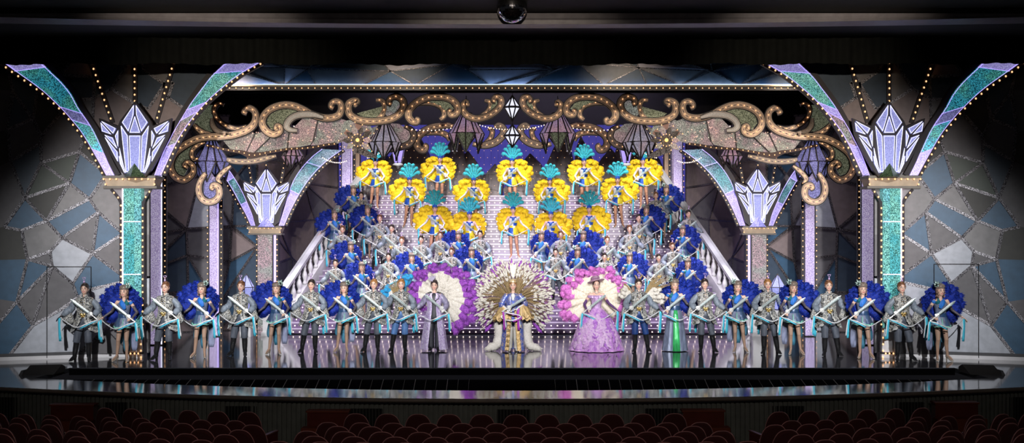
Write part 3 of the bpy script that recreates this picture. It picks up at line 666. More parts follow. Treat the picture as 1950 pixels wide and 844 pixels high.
for sd, nm in ((-1, 'left'), (1, 'right')):
    X = lambda D: sd * (stair_hw(D) + 0.16)
    zz = lambda D: (D - SD0) * RI / TR + 0.12
    t = T('balustrade', 'white turned balustrade climbing the %s side of the grand staircase' % nm, 'balustrade', (X(31.3), 31.3, 0), 'stair balustrades')
    A, B = 31.35, 37.75
    P3 = lambda D, h, dx=0.0: Vector((X(D) + dx, D, zz(D) + h))
    mb = MB(); mb.rings([[P3(D, 0.86, -0.11), P3(D, 0.86, 0.11), P3(D, 0.98, 0.12), P3(D, 1.02, 0.0), P3(D, 0.98, -0.12)] for D in (A, B)]); t.part('handrail', mb, M_silverp)
    mb = MB(); mb.rings([[P3(D, -0.38, -0.09), P3(D, -0.38, 0.09), P3(D, 0.10, 0.10), P3(D, 0.10, -0.10)] for D in (A, B)]); t.part('stringer', mb, M_white)
    prof = [(0.075, 0.0), (0.075, 0.06), (0.045, 0.09), (0.05, 0.14), (0.082, 0.25), (0.075, 0.33), (0.035, 0.45), (0.05, 0.49), (0.03, 0.54), (0.055, 0.62), (0.04, 0.68), (0.07, 0.70), (0.07, 0.78)]
    me = MB().lathe((0, 0, 0), prof, 14).mesh('baluster', [M_white], True)
    D = A + 0.30
    while D < B:
        put('baluster', me, t.o, P3(D, 0.09) - t.b); D += 0.345
    x = X(A - 0.12)
    mb = MB(); y = A - 0.12; mb.box((x - 0.16, y - 0.16, 0), (x + 0.16, y + 0.16, 0.12)); mb.box((x - 0.12, y - 0.12, 0.12), (x + 0.12, y + 0.12, 0.86)); mb.box((x - 0.16, y - 0.16, 0.86), (x + 0.16, y + 0.16, 0.95))
    mb.lathe((x, y, 0.95), [(0.05, 0), (0.05, 0.04), (0.11, 0.10), (0.12, 0.17), (0.08, 0.25), (0.01, 0.29)], 14); t.part('newel_post', mb, M_white)
    # lit crystal lantern on the floor beyond the newel
    lx, ly = sd * 7.85, 31.05
    t = T('crystal_lantern', 'pointed crystal lantern on a white stand by the %s newel post' % nm, 'lantern', (lx, ly, 0), 'floor crystal lanterns')
    mb = MB(); mb.box((lx - 0.16, ly - 0.16, 0), (lx + 0.16, ly + 0.16, 0.7)); mb.box((lx - 0.2, ly - 0.2, 0.7), (lx + 0.2, ly + 0.2, 0.78)); t.part('stand', mb, M_white)
    V = lambda r, z: [Vector((lx + r * math.cos(2 * PI * (j + 0.5) / 6), ly + r * math.sin(2 * PI * (j + 0.5) / 6), z)) for j in range(6)]
    a, b, c = V(0.12, 0.80), V(0.24, 1.46), Vector((lx, ly, 1.86))
    fb = MB()
    for j in range(6):
        k = (j + 1) % 6
        mb = MB(); mb.add([a[j], a[k], b[k], b[j]], [(0, 1, 2, 3)]); mb.add([b[j], b[k], c], [(0, 1, 2)]); t.part('pane', mb, M_pane)
        for p, q in ((a[j], b[j]), (b[j], b[k]), (b[j], c), (a[j], a[k])): fb.bar(p, q, 0.018)
    t.part('frame', fb, M_frame)
t = T('landing_rail', 'thin metal rail across the landing behind the top row of dancers', 'rail', (0, 38.9, 4.42))
mb = MB(); mb.tube([(-4.6, 38.9, 5.30), (4.6, 38.9, 5.30)], 0.014, 6)
t.part('top_bar', mb, plain('dull_metal', (0.3, 0.29, 0.27), 0.4, 0.7))
mb = MB()
for i in range(6): mb.tube([(-4.6 + 1.84 * i, 38.9, 4.42), (-4.6 + 1.84 * i, 38.9, 5.30)], 0.014, 6)
t.part('rail_post', mb, plain('dull_metal', (0.3, 0.29, 0.27), 0.4, 0.7))

# ================================================================== HANGING SCROLLS
DG, DB = 29.2, 31.2
M_pend = glitter('pink_pane', (0.16, 0.09, 0.13), (0.38, 0.24, 0.30), 60, 0.85, 0.4, 0.0, (0.3, 0.7), (0.26, 0.21, 0.40)); M_pend2 = glitter('pale_pane', (0.16, 0.15, 0.20), (0.36, 0.34, 0.44), 60, 0.75, 0.4, 0.0, (0.3, 0.7), (0.40, 0.28, 0.30))
def scroll(label, pts, hw, D, sd, face=None, rim=None, step=0.175, fills=(), grp='gold scrolls', nobulb=False, cat='scroll', end=0.55):
    P = catmull([Q(x, y, D, sd) for x, y in pts], 6); n = len(P); k = D / F
    prof = [hw * k * (0.45 + 0.55 * min(1, i / (n * 0.22))) * min(1, end + (1 - end) * (n - 1 - i) / (n * 0.25)) for i in range(n)]
    base = min(P, key=lambda p: p.z)
    t = T('scroll_ornament', label, cat, base, grp)
    fb = MB(); fb.plate([p + Vector((0, -0.02, 0)) for p in P], [h for h in prof], 0.06)
    mb = MB(); mb.plate(P, [h + 0.026 for h in prof], 0.05); t.part('rim', mb, M_frame)
    mb = MB()
    if not nobulb:
        for a, b in zip(along(P, step, 0.08 + step * 0.34), along(P, step, 0.08 + step * 0.66)): fb.tube([a + Vector((0, -0.026, 0)), b + Vector((0, -0.026, 0))], 0.011, 4, 1)
    t.part('face', fb, [face or M_scroll, M_frame])
    for q in (0.74, -0.74):
        L = []
        for i in range(n):
            tt = (P[min(i + 1, n - 1)] - P[max(i - 1, 0)]); u = Vector((0, 1, 0)).cross(tt); u = u.normalized() if u.length > 1e-9 else Vector((1, 0, 0))
            L.append(P[i] + u * prof[i] * q + Vector((0, -0.022, 0)))
        mb.tube(L, 0.008, 4)
    t.part('bead_line', mb, rim or M_scrollrim)
    for f, m in fills:
        mb = MB(); mb.prism([Q(x, y, D + 0.05, sd) for x, y in f], (0, 0.02, 0)); t.part('film_panel', mb, m)
    if not nobulb: t.bulbs([p + Vector((0, -0.045, 0)) for p in along(P, step, 0.08)], me=BULBS, r=0.019)
    return t
SCR = [
 ('outermost big scroll curling down beside the front arm', [(358, 320), (351, 315), (358, 309), (368, 318), (366, 332), (351, 343), (334, 337), (325, 321), (326, 305), (334, 291), (347, 280), (362, 271), (379, 264), (398, 261), (419, 260), (440, 258), (455, 254), (470, 248), (482, 238), (487, 225), (485, 213), (476, 206), (467, 207), (464, 213), (470, 216)], 6.2, {'fills': [([(334, 300), (345, 285), (362, 276), (372, 276), (366, 290), (366, 303), (358, 308), (350, 314), (358, 322), (350, 335), (337, 330), (332, 315)], M_olivef)]}),
 ('short feathered branch on the outermost scroll', [(425, 259), (407, 258), (390, 254), (378, 247), (369, 237)], 4.5, {}),
 ('thin hooked tendril above the outermost scroll', [(470, 240), (454, 245), (440, 243), (426, 237), (414, 226), (408, 213), (410, 202), (418, 197), (426, 200)], 3.6, {'fills': [([(368, 240), (372, 226), (395, 200), (407, 200), (404, 226), (405, 240), (412, 250), (392, 252)], M_olivef)]}),
 ('grey leaf tucked under the thin hooked tendril', [(440, 256), (425, 254), (412, 248), (405, 238), (404, 225)], 4.5, {'face': 'g', 'nobulb': True}),
 ('large arching scroll with a coiled lower end', [(529, 248), (525, 245), (528, 239), (534, 243), (532, 252), (520, 256), (508, 250), (500, 238), (501, 224), (510, 212), (524, 204), (542, 200), (560, 202), (577, 209), (591, 217), (605, 222), (620, 225), (634, 224), (645, 219), (650, 208), (648, 197), (640, 193), (632, 196), (630, 203), (635, 206)], 6.0, {'fills': [([(508, 235), (512, 218), (530, 209), (560, 208), (590, 220), (560, 226), (548, 236), (536, 240), (526, 238), (518, 248)], M_olivef)]}),
 ('white leafy scroll inside the large arching scroll', [(616, 224), (598, 219), (580, 218), (563, 221), (551, 229), (546, 240), (552, 247), (566, 249)], 5.6, {'face': 'w', 'nobulb': True}),
 ('wide cup shaped scroll, third from the arm', [(679, 203), (676, 199), (681, 193), (674, 192), (665, 197), (663, 208), (667, 219), (680, 227), (698, 231), (719, 231), (741, 228), (757, 220), (767, 208), (768, 195), (761, 186), (752, 184), (743, 188), (740, 196), (746, 199)], 6.0, {'fills': [([(741, 226), (732, 215), (736, 200), (742, 198), (752, 190), (762, 196), (760, 210), (750, 221)], M_iris), ([(680, 216), (690, 213), (720, 205), (728, 203), (726, 215), (715, 224), (690, 224)], M_olivef)]}),
 ('inner hooked leaf of the wide cup shaped scroll', [(712, 230), (720, 226), (728, 218), (732, 207), (731, 197), (725, 191), (716, 191)], 4.4, {}),
 ('long oval scroll, second from the hanging diamonds', [(791, 226), (796, 228), (793, 233), (785, 231), (778, 222), (779, 211), (790, 198), (808, 188), (831, 184), (853, 187), (867, 196), (872, 208), (868, 217), (859, 219), (855, 213), (860, 209)], 6.0, {'fills': [([(812, 193), (835, 190), (855, 195), (864, 207), (858, 212), (850, 212), (838, 201), (822, 195)], M_olivef)]}),
 ('inner arched leaf of the long oval scroll', [(788, 202), (797, 197), (810, 195), (827, 197), (840, 203), (846, 213), (845, 222), (838, 228)], 4.6, {}),
 ('cup shaped scroll next to the hanging diamonds', [(894, 199), (889, 199), (888, 194), (882, 201), (882, 210), (890, 220), (905, 226), (921, 224), (937, 217), (950, 206), (955, 195), (952, 186), (944, 185), (939, 191), (944, 194)], 5.4, {'fills': [([(936, 214), (934, 205), (938, 197), (946, 192), (948, 202)], M_olivef)]}),
 ('inner hooked leaf of the scroll next to the diamonds', [(911, 223), (920, 219), (929, 212), (934, 202), (932, 194), (923, 191)], 3.8, {}),
 ('lower coiled scroll hanging under the outermost scroll', [(407, 361), (403, 358), (407, 353), (416, 357), (418, 370), (411, 381), (398, 385), (386, 380), (379, 366), (380, 350), (388, 335), (393, 330)], 5.6, {'fills': [([(390, 340), (400, 340), (408, 350), (402, 358), (408, 366), (412, 372), (400, 379), (388, 370)], M_blot)]}),
 ('long leaf scroll sweeping under the horn', [(526, 297), (506, 302), (483, 307), (458, 308), (440, 306), (432, 303)], 4.6, {'face': 'g'}),
 ('small tail scroll below the crystal pendant', [(440, 316), (428, 325), (419, 334), (415, 342), (420, 348)], 3.6, {}),
 ('small hooked leaf beside the outermost crystal pendant', [(390, 272), (377, 277), (367, 286), (365, 297), (370, 304), (377, 302)], 3.6, {}),
]
SCB = [
 ('rear oval scroll under the long oval scroll', [(807, 275), (811, 279), (807, 285), (798, 283), (793, 271), (798, 258), (813, 247), (832, 241), (853, 239), (866, 242)], 6.0, {}),
 ('rear inner leaf under the long oval scroll', [(804, 256), (822, 252), (840, 253), (852, 259), (856, 268)], 4.4, {}),
 ('rear cup scroll beside the lower diamond', [(900, 274), (921, 277), (943, 271), (957, 258), (959, 247), (950, 239), (942, 243)], 6.0, {'face': 'g'}),
 ('rear hooked leaf beside the lower diamond', [(921, 274), (930, 268), (936, 259), (937, 248), (930, 244)], 3.8, {}),
 ('rear oval ring with a lilac film behind the rosette', [(770, 240), (783, 247), (788, 260), (780, 273), (760, 281), (738, 284), (715, 282), (700, 272)], 5.0, {'face': 'g', 'fills': [([(700, 262), (705, 245), (730, 234), (760, 236), (782, 250), (782, 266), (760, 278), (736, 280), (712, 278)], M_pinkf)]}),
]
FM = {'g': M_scrollg, 'w': M_scrollw}
for sd, nm in ((1, 'left'), (-1, 'right')):
    for D, L in ((DG, SCR), (DB, SCB)):
        for i, (lab, pts, hw, kw) in enumerate(L):
            kw = dict(kw)
            if 'face' in kw: kw['face'] = FM[kw['face']]
            scroll('%s, %s half' % (lab, nm), pts, hw, D + 0.06 * (i % 3) * (1 if hw < 5 else -1), sd, **kw)
    # the long horn of iridescent film with dark ribs and its bulb garland
    DH = DG + 0.22
    t = T('filigree_horn', 'long horn of pink and grey glitter film behind the scrolls, %s half' % nm, 'set ornament', Q(520, 296, DH, sd), 'glitter horns')
    SEC = [[(425, 268), (452, 258), (478, 250), (486, 255), (468, 289), (440, 286)], [(487, 255), (505, 250), (520, 258), (478, 296), (469, 290)], [(521, 258), (545, 246), (551, 250), (546, 284), (512, 290), (480, 296)], [(552, 250), (580, 222), (606, 226), (600, 262), (590, 276), (548, 284)], [(606, 226), (650, 226), (670, 234), (676, 262), (640, 274), (592, 277), (602, 262)]]
    for pl, m in zip(SEC, (M_pinkf, M_pinkf, M_iris, M_pinkf, M_iris)):
        mb = MB(); mb.prism([Q(x, y, DH, sd) for x, y in pl], (0, 0.05, 0)); t.part('film_panel', mb, m)
    for a, b in (((486, 254), (469, 290)), ((520, 257), (479, 296)), ((551, 248), (547, 284)), ((606, 226), (596, 270))): mb = MB(); mb.bar(Q(*a, DH - 0.03, sd), Q(*b, DH - 0.03, sd), 0.03); t.part('rib', mb, M_frame)
    g = [(392, 277), (405, 279), (420, 283), (440, 287), (460, 290), (478, 296), (495, 294), (512, 290), (530, 287), (548, 284), (566, 283), (584, 282), (600, 280), (620, 276), (640, 274)]
    G = catmull([Q(x, y, DH - 0.10, sd) for x, y in g], 4)
    mb = MB(); mb.plate(G, [0.035 + 0.05 * math.exp(-((i - len(G) * 0.36) / 5.0) ** 2) for i in range(len(G))], 0.05); t.part('garland_band', mb, plain('dark_band', (0.07, 0.035, 0.03), 0.5))
    t.bulbs([p + Vector((0, -0.02, 0)) for p in along(G, 0.15, 0.05)], me=BULBS, r=0.019)
    R = random.Random(4); pts = []
    mb = MB()
    for i in range(70):
        x = R.uniform(430, 640); y = 268 - (x - 430) * 0.09 + R.uniform(-16, 16)
        if x > 590: y = R.uniform(232, 268)
        p = Q(x, y, DH - 0.03, sd); pts.append(p)
        mb.lathe(p - t.b, [(0.004, -0.012), (0.012, 0), (0.004, 0.012)], 5)
    tag(mb.build('spark_bulb', glow('pink_spark', (1.0, 0.55, 0.42), 2.2), t.o), kind='stuff')
    # rosette with petals, flower buds and its amber lamp
    c = Q(681, 267, DG - 0.05, sd)
    t = T('rosette', 'grey glitter rosette with an amber lamp where the garland joins, %s half' % nm, 'set ornament', c, 'rosettes')
    mb = MB(); mb.tube([c + Vector((0, 0.10, 0)), c + Vector((0, 0.02, 0))], 0.16, 18); t.part('disc', mb, M_seqd)
    for j in range(10):
        a = 2 * PI * j / 10; mb = MB(); L = 0.33 if j % 2 else 0.27
        q = lambda r, w: c + Vector((r * math.cos(a) - w * math.sin(a), 0.05, r * math.sin(a) + w * math.cos(a)))
        mb.prism([q(0.13, -0.03), q(0.13 + L * 0.5, -0.085), q(0.13 + L, 0), q(0.13 + L * 0.5, 0.085), q(0.13, 0.03)], (0, 0.04, 0)); t.part('petal', mb, M_pinkf if j % 3 == 0 else M_seqd)
    mb = MB(); mb.ball(c + Vector((0, -0.02, 0)), 0.05, 10, 6); t.part('amber_lamp', mb, glow('amber', (1.0, 0.55, 0.12), 3.0), True)
    pts = [c + Vector((0.17 * math.cos(2 * PI * j / 12), -0.005, 0.17 * math.sin(2 * PI * j / 12))) for j in range(12)]
    for x, y in ((660, 247), (668, 240), (676, 233), (690, 238), (698, 246), (650, 255), (645, 268), (656, 280), (702, 262), (712, 254), (700, 278), (708, 288), (690, 282), (672, 286), (718, 246), (664, 262)): pts.append(Q(x, y, DG - 0.02, sd))
    t.bulbs(pts, me=BULBS, r=0.019)
    for k, (poly, m) in enumerate(([[(655, 232), (672, 226), (690, 228), (706, 240), (712, 256), (700, 262), (690, 248), (672, 246), (660, 262), (650, 256)], M_iris], [[(664, 276), (690, 280), (716, 296), (720, 302), (700, 300), (676, 290)], M_seqd], [[(676, 236), (682, 228), (690, 236), (686, 248), (678, 247)], plain('pink_petal', (0.62, 0.38, 0.34), 0.5)], [[(654, 254), (660, 246), (668, 252), (664, 262)], plain('pink_petal', (0.62, 0.38, 0.34), 0.5)], [[(694, 250), (702, 246), (708, 254), (700, 260)], plain('pink_petal', (0.62, 0.38, 0.34), 0.5)])):
        mb = MB(); mb.prism([Q(x, y, DG + 0.08 - 0.04 * (k > 1), sd) for x, y in poly], (0, 0.03, 0)); t.part('bud' if k > 1 else 'leaf_panel', mb, m)
    # crystal pendants
    for px, py, s, m, lab in ((888, 216, 1.0, M_pend, 'large pink and green crystal pendant beside the hanging diamonds'), (733, 236, 0.92, M_pend2, 'pale crystal pendant under the wide cup scroll'), (402, 268, 1.05, M_blot, 'blue violet crystal pendant under the outermost scroll'), (558, 274, 0.62, M_pend, 'small crystal pendant tip under the horn')):
        D = DG + (0.9 if px > 700 else 0.45); k = D / F; c = Q(px, py, D, sd)
        t = T('crystal_pendant', '%s, %s half' % (lab, nm), 'pendant', c - Vector((0, 0, 77 * s * k)), 'crystal pendants')
        rg = lambda r, y, tw=0.0: [c + Vector((r * s * k * math.sin(2 * PI * (j + tw) / 6), -r * s * k * math.cos(2 * PI * (j + tw) / 6), -y * s * k)) for j in range(6)]
        top, wst, low = rg(10, 0, 0.5), rg(34, 40, 0.5), rg(27, 54, 0.5); fb = MB()
        for j in range(6):
            i = (j + 1) % 6
            mb = MB(); mb.add([top[j], top[i], wst[i], wst[j]], [(0, 1, 2, 3)]); t.part('pane', mb, m)
            mid = (wst[j] + wst[i]) / 2; out = (mid - c); out.z = 0; out.normalize()
            tip = mid + Vector((0, 0, -(36 if j % 2 else 24) * s * k)) - out * 4 * k
            mb = MB(); mb.add([wst[j], wst[i], tip, mid + out * 0.08], [(0, 3, 2), (3, 1, 2), (0, 1, 3)]); t.part('tip_pane', mb, M_olivef if px == 888 and j % 2 else m)
            for p, q in ((top[j], top[i]), (top[j], wst[j]), (wst[j], wst[i]), (wst[j], tip), (wst[i], tip), (mid + out * 0.08, tip), ((top[j] + top[i]) / 2, mid)): fb.bar(p, q, 0.036)
        t.part('frame', fb, M_frame)
        mb = MB(); mb.tube([c, c + Vector((0, 0, 0.5))], 0.012, 5); t.part('hanger', mb, M_frame)
    # lilac street lanterns hung above the landing
    for px, y0, y1, w, lab in ((758, 284, 322, 13.5, 'large lilac lantern'), (866, 268, 294, 8, 'small pale lantern')):
        D = 36.5; k = D / F; c = Q(px, y0, D, sd); h = (y1 - y0) * k
        t = T('street_lantern', '%s hanging over the stair head, %s of the middle' % (lab, nm), 'lantern', c - Vector((0, 0, h)), 'hanging lanterns')
        rg = lambda r, f: [c + Vector((r * k * math.cos(2 * PI * (j + 0.5) / 6), r * k * math.sin(2 * PI * (j + 0.5) / 6), -h * f)) for j in range(6)]
        a, b = rg(w, 0.0), rg(w * 0.55, 0.72); fb = MB()
        for j in range(6):
            i = (j + 1) % 6; mb = MB(); mb.add([a[j], a[i], b[i], b[j]], [(0, 1, 2, 3)]); t.part('pane', mb, plain('lantern_pane', (0.10, 0.08, 0.22), 0.4, emit=(0.40, 0.30, 0.95), estr=0.95))
            for p, q in ((a[j], a[i]), (a[j], b[j]), (b[j], b[i])): fb.bar(p, q, 0.03)
        t.part('frame', fb, M_frame)
        mb = MB(); mb.lathe(c - Vector((0, 0, h)), [(0.01, 0), (0.05, 0.06), (0.03, 0.10), (w * k * 0.75, h * 0.2), (w * k * 0.6, h * 0.28)], 10); t.part('finial', mb, M_silverp, True)
        mb = MB(); mb.lathe(c, [(w * k * 1.1, -0.02), (w * k * 0.9, 0.08), (0.06, 0.28), (0.015, 0.32), (0.015, 1.2)], 8); t.part('cap', mb, M_frame)
# the two white diamonds on the centre line
for y0, y1, y2, lab in ((182, 205, 231, 'upper white diamond lantern on the centre line'), (237, 259, 281, 'lower white diamond lantern on the centre line')):
    D = DG - 0.2; k = D / F; c = W(975.5, y1, D)
    t = T('diamond_lantern', lab, 'lantern', W(975.5, y2, D), 'diamond lanterns')
    rg = [c + Vector((16.5 * k * math.sin(2 * PI * (j + 0.5) / 8), -16.5 * k * math.cos(2 * PI * (j + 0.5) / 8), 0)) for j in range(8)]
    up, dn = W(975.5, y0, D), W(975.5, y2, D); fb = MB()
    for j in range(8):
        i = (j + 1) % 8
        for ap in (up, dn): mb = MB(); mb.add([rg[j], rg[i], ap], [(0, 1, 2)]); t.part('pane', mb, glow('diamond_pane', (0.84, 0.86, 1.0), 0.98))
        fb.bar(rg[j], rg[i], 0.042)
        if j % 2 == 0 or j in (7, 1): fb.bar(rg[j], up, 0.036); fb.bar(rg[j], dn, 0.036)
    t.part('frame', fb, M_frame)
    mb = MB(); mb.tube([up, up + Vector((0, 0, 0.35))], 0.008, 5); t.part('hanger', mb, M_frame)
# swags of little bulbs
SW = [((560, 240), (655, 262), 12, 'over the horn'), ((785, 246), (888, 236), 6, 'between the rosette and the pendant'), ((898, 232), (972, 246), 4, 'between the pendant and the diamonds'), ((615, 300), (660, 306), 6, 'below the rosette'), ((700, 300), (745, 270), 6, 'along the pale pendant')]
for sd, nm in ((1, 'left'), (-1, 'right')):
    for a, b, sag, lab in SW:
        D = DB - 0.6; pts = [Q(a[0] + (b[0] - a[0]) * i / 14, a[1] + (b[1] - a[1]) * i / 14 + sag * 4 * (i / 14) * (1 - i / 14), D, sd) for i in range(15)]
        t = T('bulb_swag', 'drooping string of tiny bulbs %s, %s half' % (lab, nm), 'string of lights', pts[7], 'bulb swags')
        mb = MB(); mb.tube(pts, 0.005, 4); t.part('cable', mb, M_frame); t.bulbs([p + Vector((0, -0.015, -0.012)) for p in pts], me=BULBW, r=0.018)

# ================================================================== PROSCENIUM
M_velvet = plain('black_velvet', (0.010, 0.011, 0.010), 0.9, spec=0.1)
mb = MB(); xs = [-15 + 30 * i / 600 for i in range(601)]
mb.rings([[(x, 23.55 + 0.05 * math.sin(x * 19) + 0.03 * math.sin(x * 7.3 + 1), z + (0.02 * math.sin(x * 3) - 0.00035 * x * x * 1.0 + 0.006 * abs(x) if z < 7 else 0)) for x in xs] for z in (6.80, 9.2)], 0, False, False)
o = tag(mb.build('stage_valance', M_velvet, None, True), 'pleated black velvet valance across the top of the stage opening', 'valance')
M_lipd = plain('proscenium_grey', (0.36, 0.34, 0.36), 0.4)
mb = MB()
xs = [-14 + 28 * i / 40 for i in range(41)]
mb.rings([[(x, 21.0 - 0.012 * x * x * 0.2, 7.20 + 0.0009 * x * x), (x, 21.4, 7.20 + 0.0009 * x * x), (x, 21.4, 7.5), (x, 20.9, 7.40), (x, 20.94, 7.31 + 0.0009 * x * x), (x, 20.98, 7.28 + 0.0009 * x * x)] for x in xs])
struct('trim_proscenium', mb, M_lipd)
mb = MB(); mb.box((-26, 20.9, 7.42), (26, 24.5, 7.55)); mb.rings([[(x, 20.9, 7.42), (x, 6.0, 9.6), (x, 6.0, 9.7), (x, 20.9, 7.55)] for x in (-26, 26)]); struct('ceiling', mb, plain('auditorium_ceiling', (0.03, 0.028, 0.028), 0.7))
# mirror ball
c = Vector((0.0, 20.4, 7.40)); R = 0.297
t = T('mirror_ball', 'mirrored disco ball hanging in front of the proscenium edge', 'mirror ball', c - Vector((0, 0, R)))
mb = MB(); Rr = random.Random(2)
for i in range(26):
    a0, a1 = -PI / 2 + PI * i / 26, -PI / 2 + PI * (i + 0.9) / 26; am = (a0 + a1) / 2; n = max(4, int(52 * math.cos(am)))
    for j in range(n):
        b0, b1 = 2 * PI * j / n, 2 * PI * (j + 0.9) / n
        tl = [Vector((math.cos(a) * math.cos(b), math.cos(a) * math.sin(b), math.sin(a))) * R for a, b in ((a0, b0), (a0, b1), (a1, b1), (a1, b0))]
        mb.add([c + p for p in tl], [(0, 1, 2, 3)])
t.part('mirror_tiles', mb, plain('mirror', (0.85, 0.85, 0.88), 0.06, 1.0, var=0.0))
mb = MB(); mb.ball(c, R * 0.985, 24, 14); t.part('core', mb, M_black, True)
mb = MB(); mb.tube([c + Vector((0, 0, R)), c + Vector((0, 0, 0.75))], 0.02, 8); t.part('rod', mb, M_black)
# ================================================================== PEOPLE: MATERIALS
M_skin = plain('skin', (0.76, 0.49, 0.37), 0.5, var=0.05); M_skin.node_tree.nodes['Principled BSDF'].inputs['Subsurface Weight'].default_value = 0.0
M_tan = plain('tan_skin', (0.50, 0.25, 0.15), 0.5, var=0.05); M_stock = plain('stocking', (0.40, 0.255, 0.18), 0.45, var=0.06)
M_lips = plain('lipstick', (0.55, 0.05, 0.06), 0.35, var=0); M_lash = plain('eye_makeup', (0.03, 0.018, 0.016), 0.5, var=0); M_eyew = plain('eye_white', (0.75, 0.72, 0.70), 0.3, var=0); M_blush = plain('blush', (0.62, 0.30, 0.24), 0.5, var=0)
M_gblack = plain('black_glove', (0.018, 0.018, 0.020), 0.4); M_gwhite = plain('white_glove', (0.82, 0.81, 0.80), 0.5); M_gsheer = plain('sheer_glove', (0.10, 0.085, 0.10), 0.5); M_gpurp = plain('purple_glove', (0.11, 0.045, 0.16), 0.4)
M_camo = camo('silver_camouflage', [(0.02, 0.02, 0.018), (0.20, 0.21, 0.22), (0.60, 0.59, 0.54), (0.020, 0.020, 0.018), (0.46, 0.44, 0.37)], 17, 0.55, 0.05)
M_sleeve = satin('grey_satin', (0.22, 0.26, 0.31), 0.5, 0.0); M_trou = satin('slate_trousers', (0.11, 0.125, 0.155), 0.45); M_boot = plain('boot_leather', (0.014, 0.014, 0.015), 0.25)
M_denim = satin('blue_trousers', (0.10, 0.22, 0.48), 0.5); M_navy = satin('navy_trousers', (0.02, 0.06, 0.22), 0.45)
M_gold = plain('gold', (0.62, 0.42, 0.15), 0.3, 0.8, var=0.2, vscale=60)
M_hairb = plain('black_hair', (0.035, 0.024, 0.020), 0.4, var=0.3, vscale=40); M_hairn = plain('brown_hair', (0.17, 0.075, 0.035), 0.4, var=0.3, vscale=40); M_hairg = plain('golden_hair', (0.34, 0.16, 0.05), 0.4, var=0.3, vscale=40); M_hairl = plain('light_curls', (0.30, 0.19, 0.13), 0.5, var=0.3, vscale=40)
M_cap = glitter('sequin_cap', (0.14, 0.10, 0.08), (0.42, 0.34, 0.28), 260, 0, 0.4, 0.35)
M_lav = plain('lilac_ornament', (0.62, 0.45, 0.72), 0.25, 0.4)
M_dress = satin('grey_blue_dress', (0.22, 0.26, 0.37), 0.35); M_steel = satin('steel_blue_satin', (0.07, 0.12, 0.22), 0.3); M_scarf = satin('blue_scarf', (0.03, 0.20, 0.68), 0.5, 0.0, 14); M_tealc = satin('teal_collar', (0.03, 0.22, 0.25), 0.3); M_trim = plain('mint_trim', (0.28, 0.66, 0.50), 0.4); M_belt = satin('blue_belt', (0.035, 0.085, 0.19), 0.3); M_tail = satin('teal_tail', (0.05, 0.19, 0.28), 0.4); M_tailg = satin('grey_tail', (0.24, 0.27, 0.40), 0.4)
M_shoe = plain('champagne_shoe', (0.62, 0.52, 0.42), 0.25, 0.6); M_shoew = plain('white_shoe', (0.78, 0.76, 0.74), 0.3)
M_fblue = feather('royal_blue_feather', (0.001, 0.006, 0.085), (0.002, 0.036, 0.46), 30, 0.0); M_fyel = feather('yellow_feather', (0.90, 0.50, 0.0), (1.0, 0.82, 0.02), 26, 0.1); M_fturq = feather('turquoise_feather', (0.0, 0.28, 0.36), (0.06, 0.66, 0.72)); M_fwhite = feather('white_feather', (0.52, 0.48, 0.40), (0.80, 0.76, 0.68), 26, 0.1)
M_fpurp = feather('purple_feather', (0.13, 0.015, 0.25), (0.42, 0.10, 0.58), 26, 0.1); M_fpink = feather('pink_feather', (0.46, 0.06, 0.42), (0.82, 0.30, 0.70), 26, 0.1); M_fcream = feather('cream_feather', (0.72, 0.60, 0.40), (0.92, 0.88, 0.78)); M_pheas = feather('pheasant_quill', (0.12, 0.075, 0.03), (0.46, 0.33, 0.15), 60, 0.0); M_fcyan = feather('sky_blue_feather', (0.0, 0.16, 0.42), (0.03, 0.45, 0.80)); M_fur = feather('white_fur', (0.50, 0.46, 0.40), (0.72, 0.68, 0.62), 30, 0.1)
M_yblue = satin('show_blue', (0.02, 0.10, 0.50), 0.35); M_yyel = satin('show_yellow', (0.90, 0.70, 0.04), 0.35); M_ywhite = satin('show_white', (0.78, 0.80, 0.84), 0.35); M_ysky = satin('show_sky', (0.20, 0.52, 0.72), 0.35)
M_blade = plain('blade_silver', (0.60, 0.66, 0.65), 0.3, 0.2, var=0.05); M_inlay = plain('blade_inlay', (0.16, 0.33, 0.29), 0.2, 0.5); M_hilt = plain('crystal_hilt', (0.70, 0.70, 0.67), 0.25, 0.1)
M_ribc = satin('cyan_ribbon', (0.08, 0.60, 0.80), 0.35); M_ribw = satin('white_ribbon', (0.80, 0.84, 0.88), 0.35)
M_lilacb = camo('lilac_brocade', [(0.46, 0.36, 0.58), (0.40, 0.30, 0.54), (0.52, 0.44, 0.64), (0.66, 0.60, 0.74), (0.36, 0.26, 0.48)], 16, 0.45, 0.1); M_lilsl = satin('lilac_sleeve', (0.30, 0.28, 0.40), 0.4); M_dark = plain('charcoal_suit', (0.035, 0.035, 0.045), 0.5)
M_bluegold = camo('blue_gold_brocade', [(0.10, 0.16, 0.50), (0.07, 0.10, 0.40), (0.16, 0.22, 0.58), (0.50, 0.40, 0.30), (0.12, 0.15, 0.46)], 16, 0.35, 0.3); M_goldruf = satin('gold_ruffle', (0.62, 0.42, 0.18), 0.5, 0.1, 9); M_pearl = satin('pearl_boot', (0.60, 0.57, 0.52), 0.35)
M_gown = feather('purple_tulle', (0.36, 0.10, 0.52), (0.74, 0.44, 0.76), 7, 0.2); M_bodice = satin('lilac_bodice', (0.62, 0.40, 0.70), 0.35); M_hat = satin('mauve_hat', (0.52, 0.33, 0.44), 0.5); M_greensat = satin('green_satin', (0.06, 0.55, 0.16), 0.3); M_ribp = satin('magenta_ribbon', (0.48, 0.06, 0.52), 0.35)

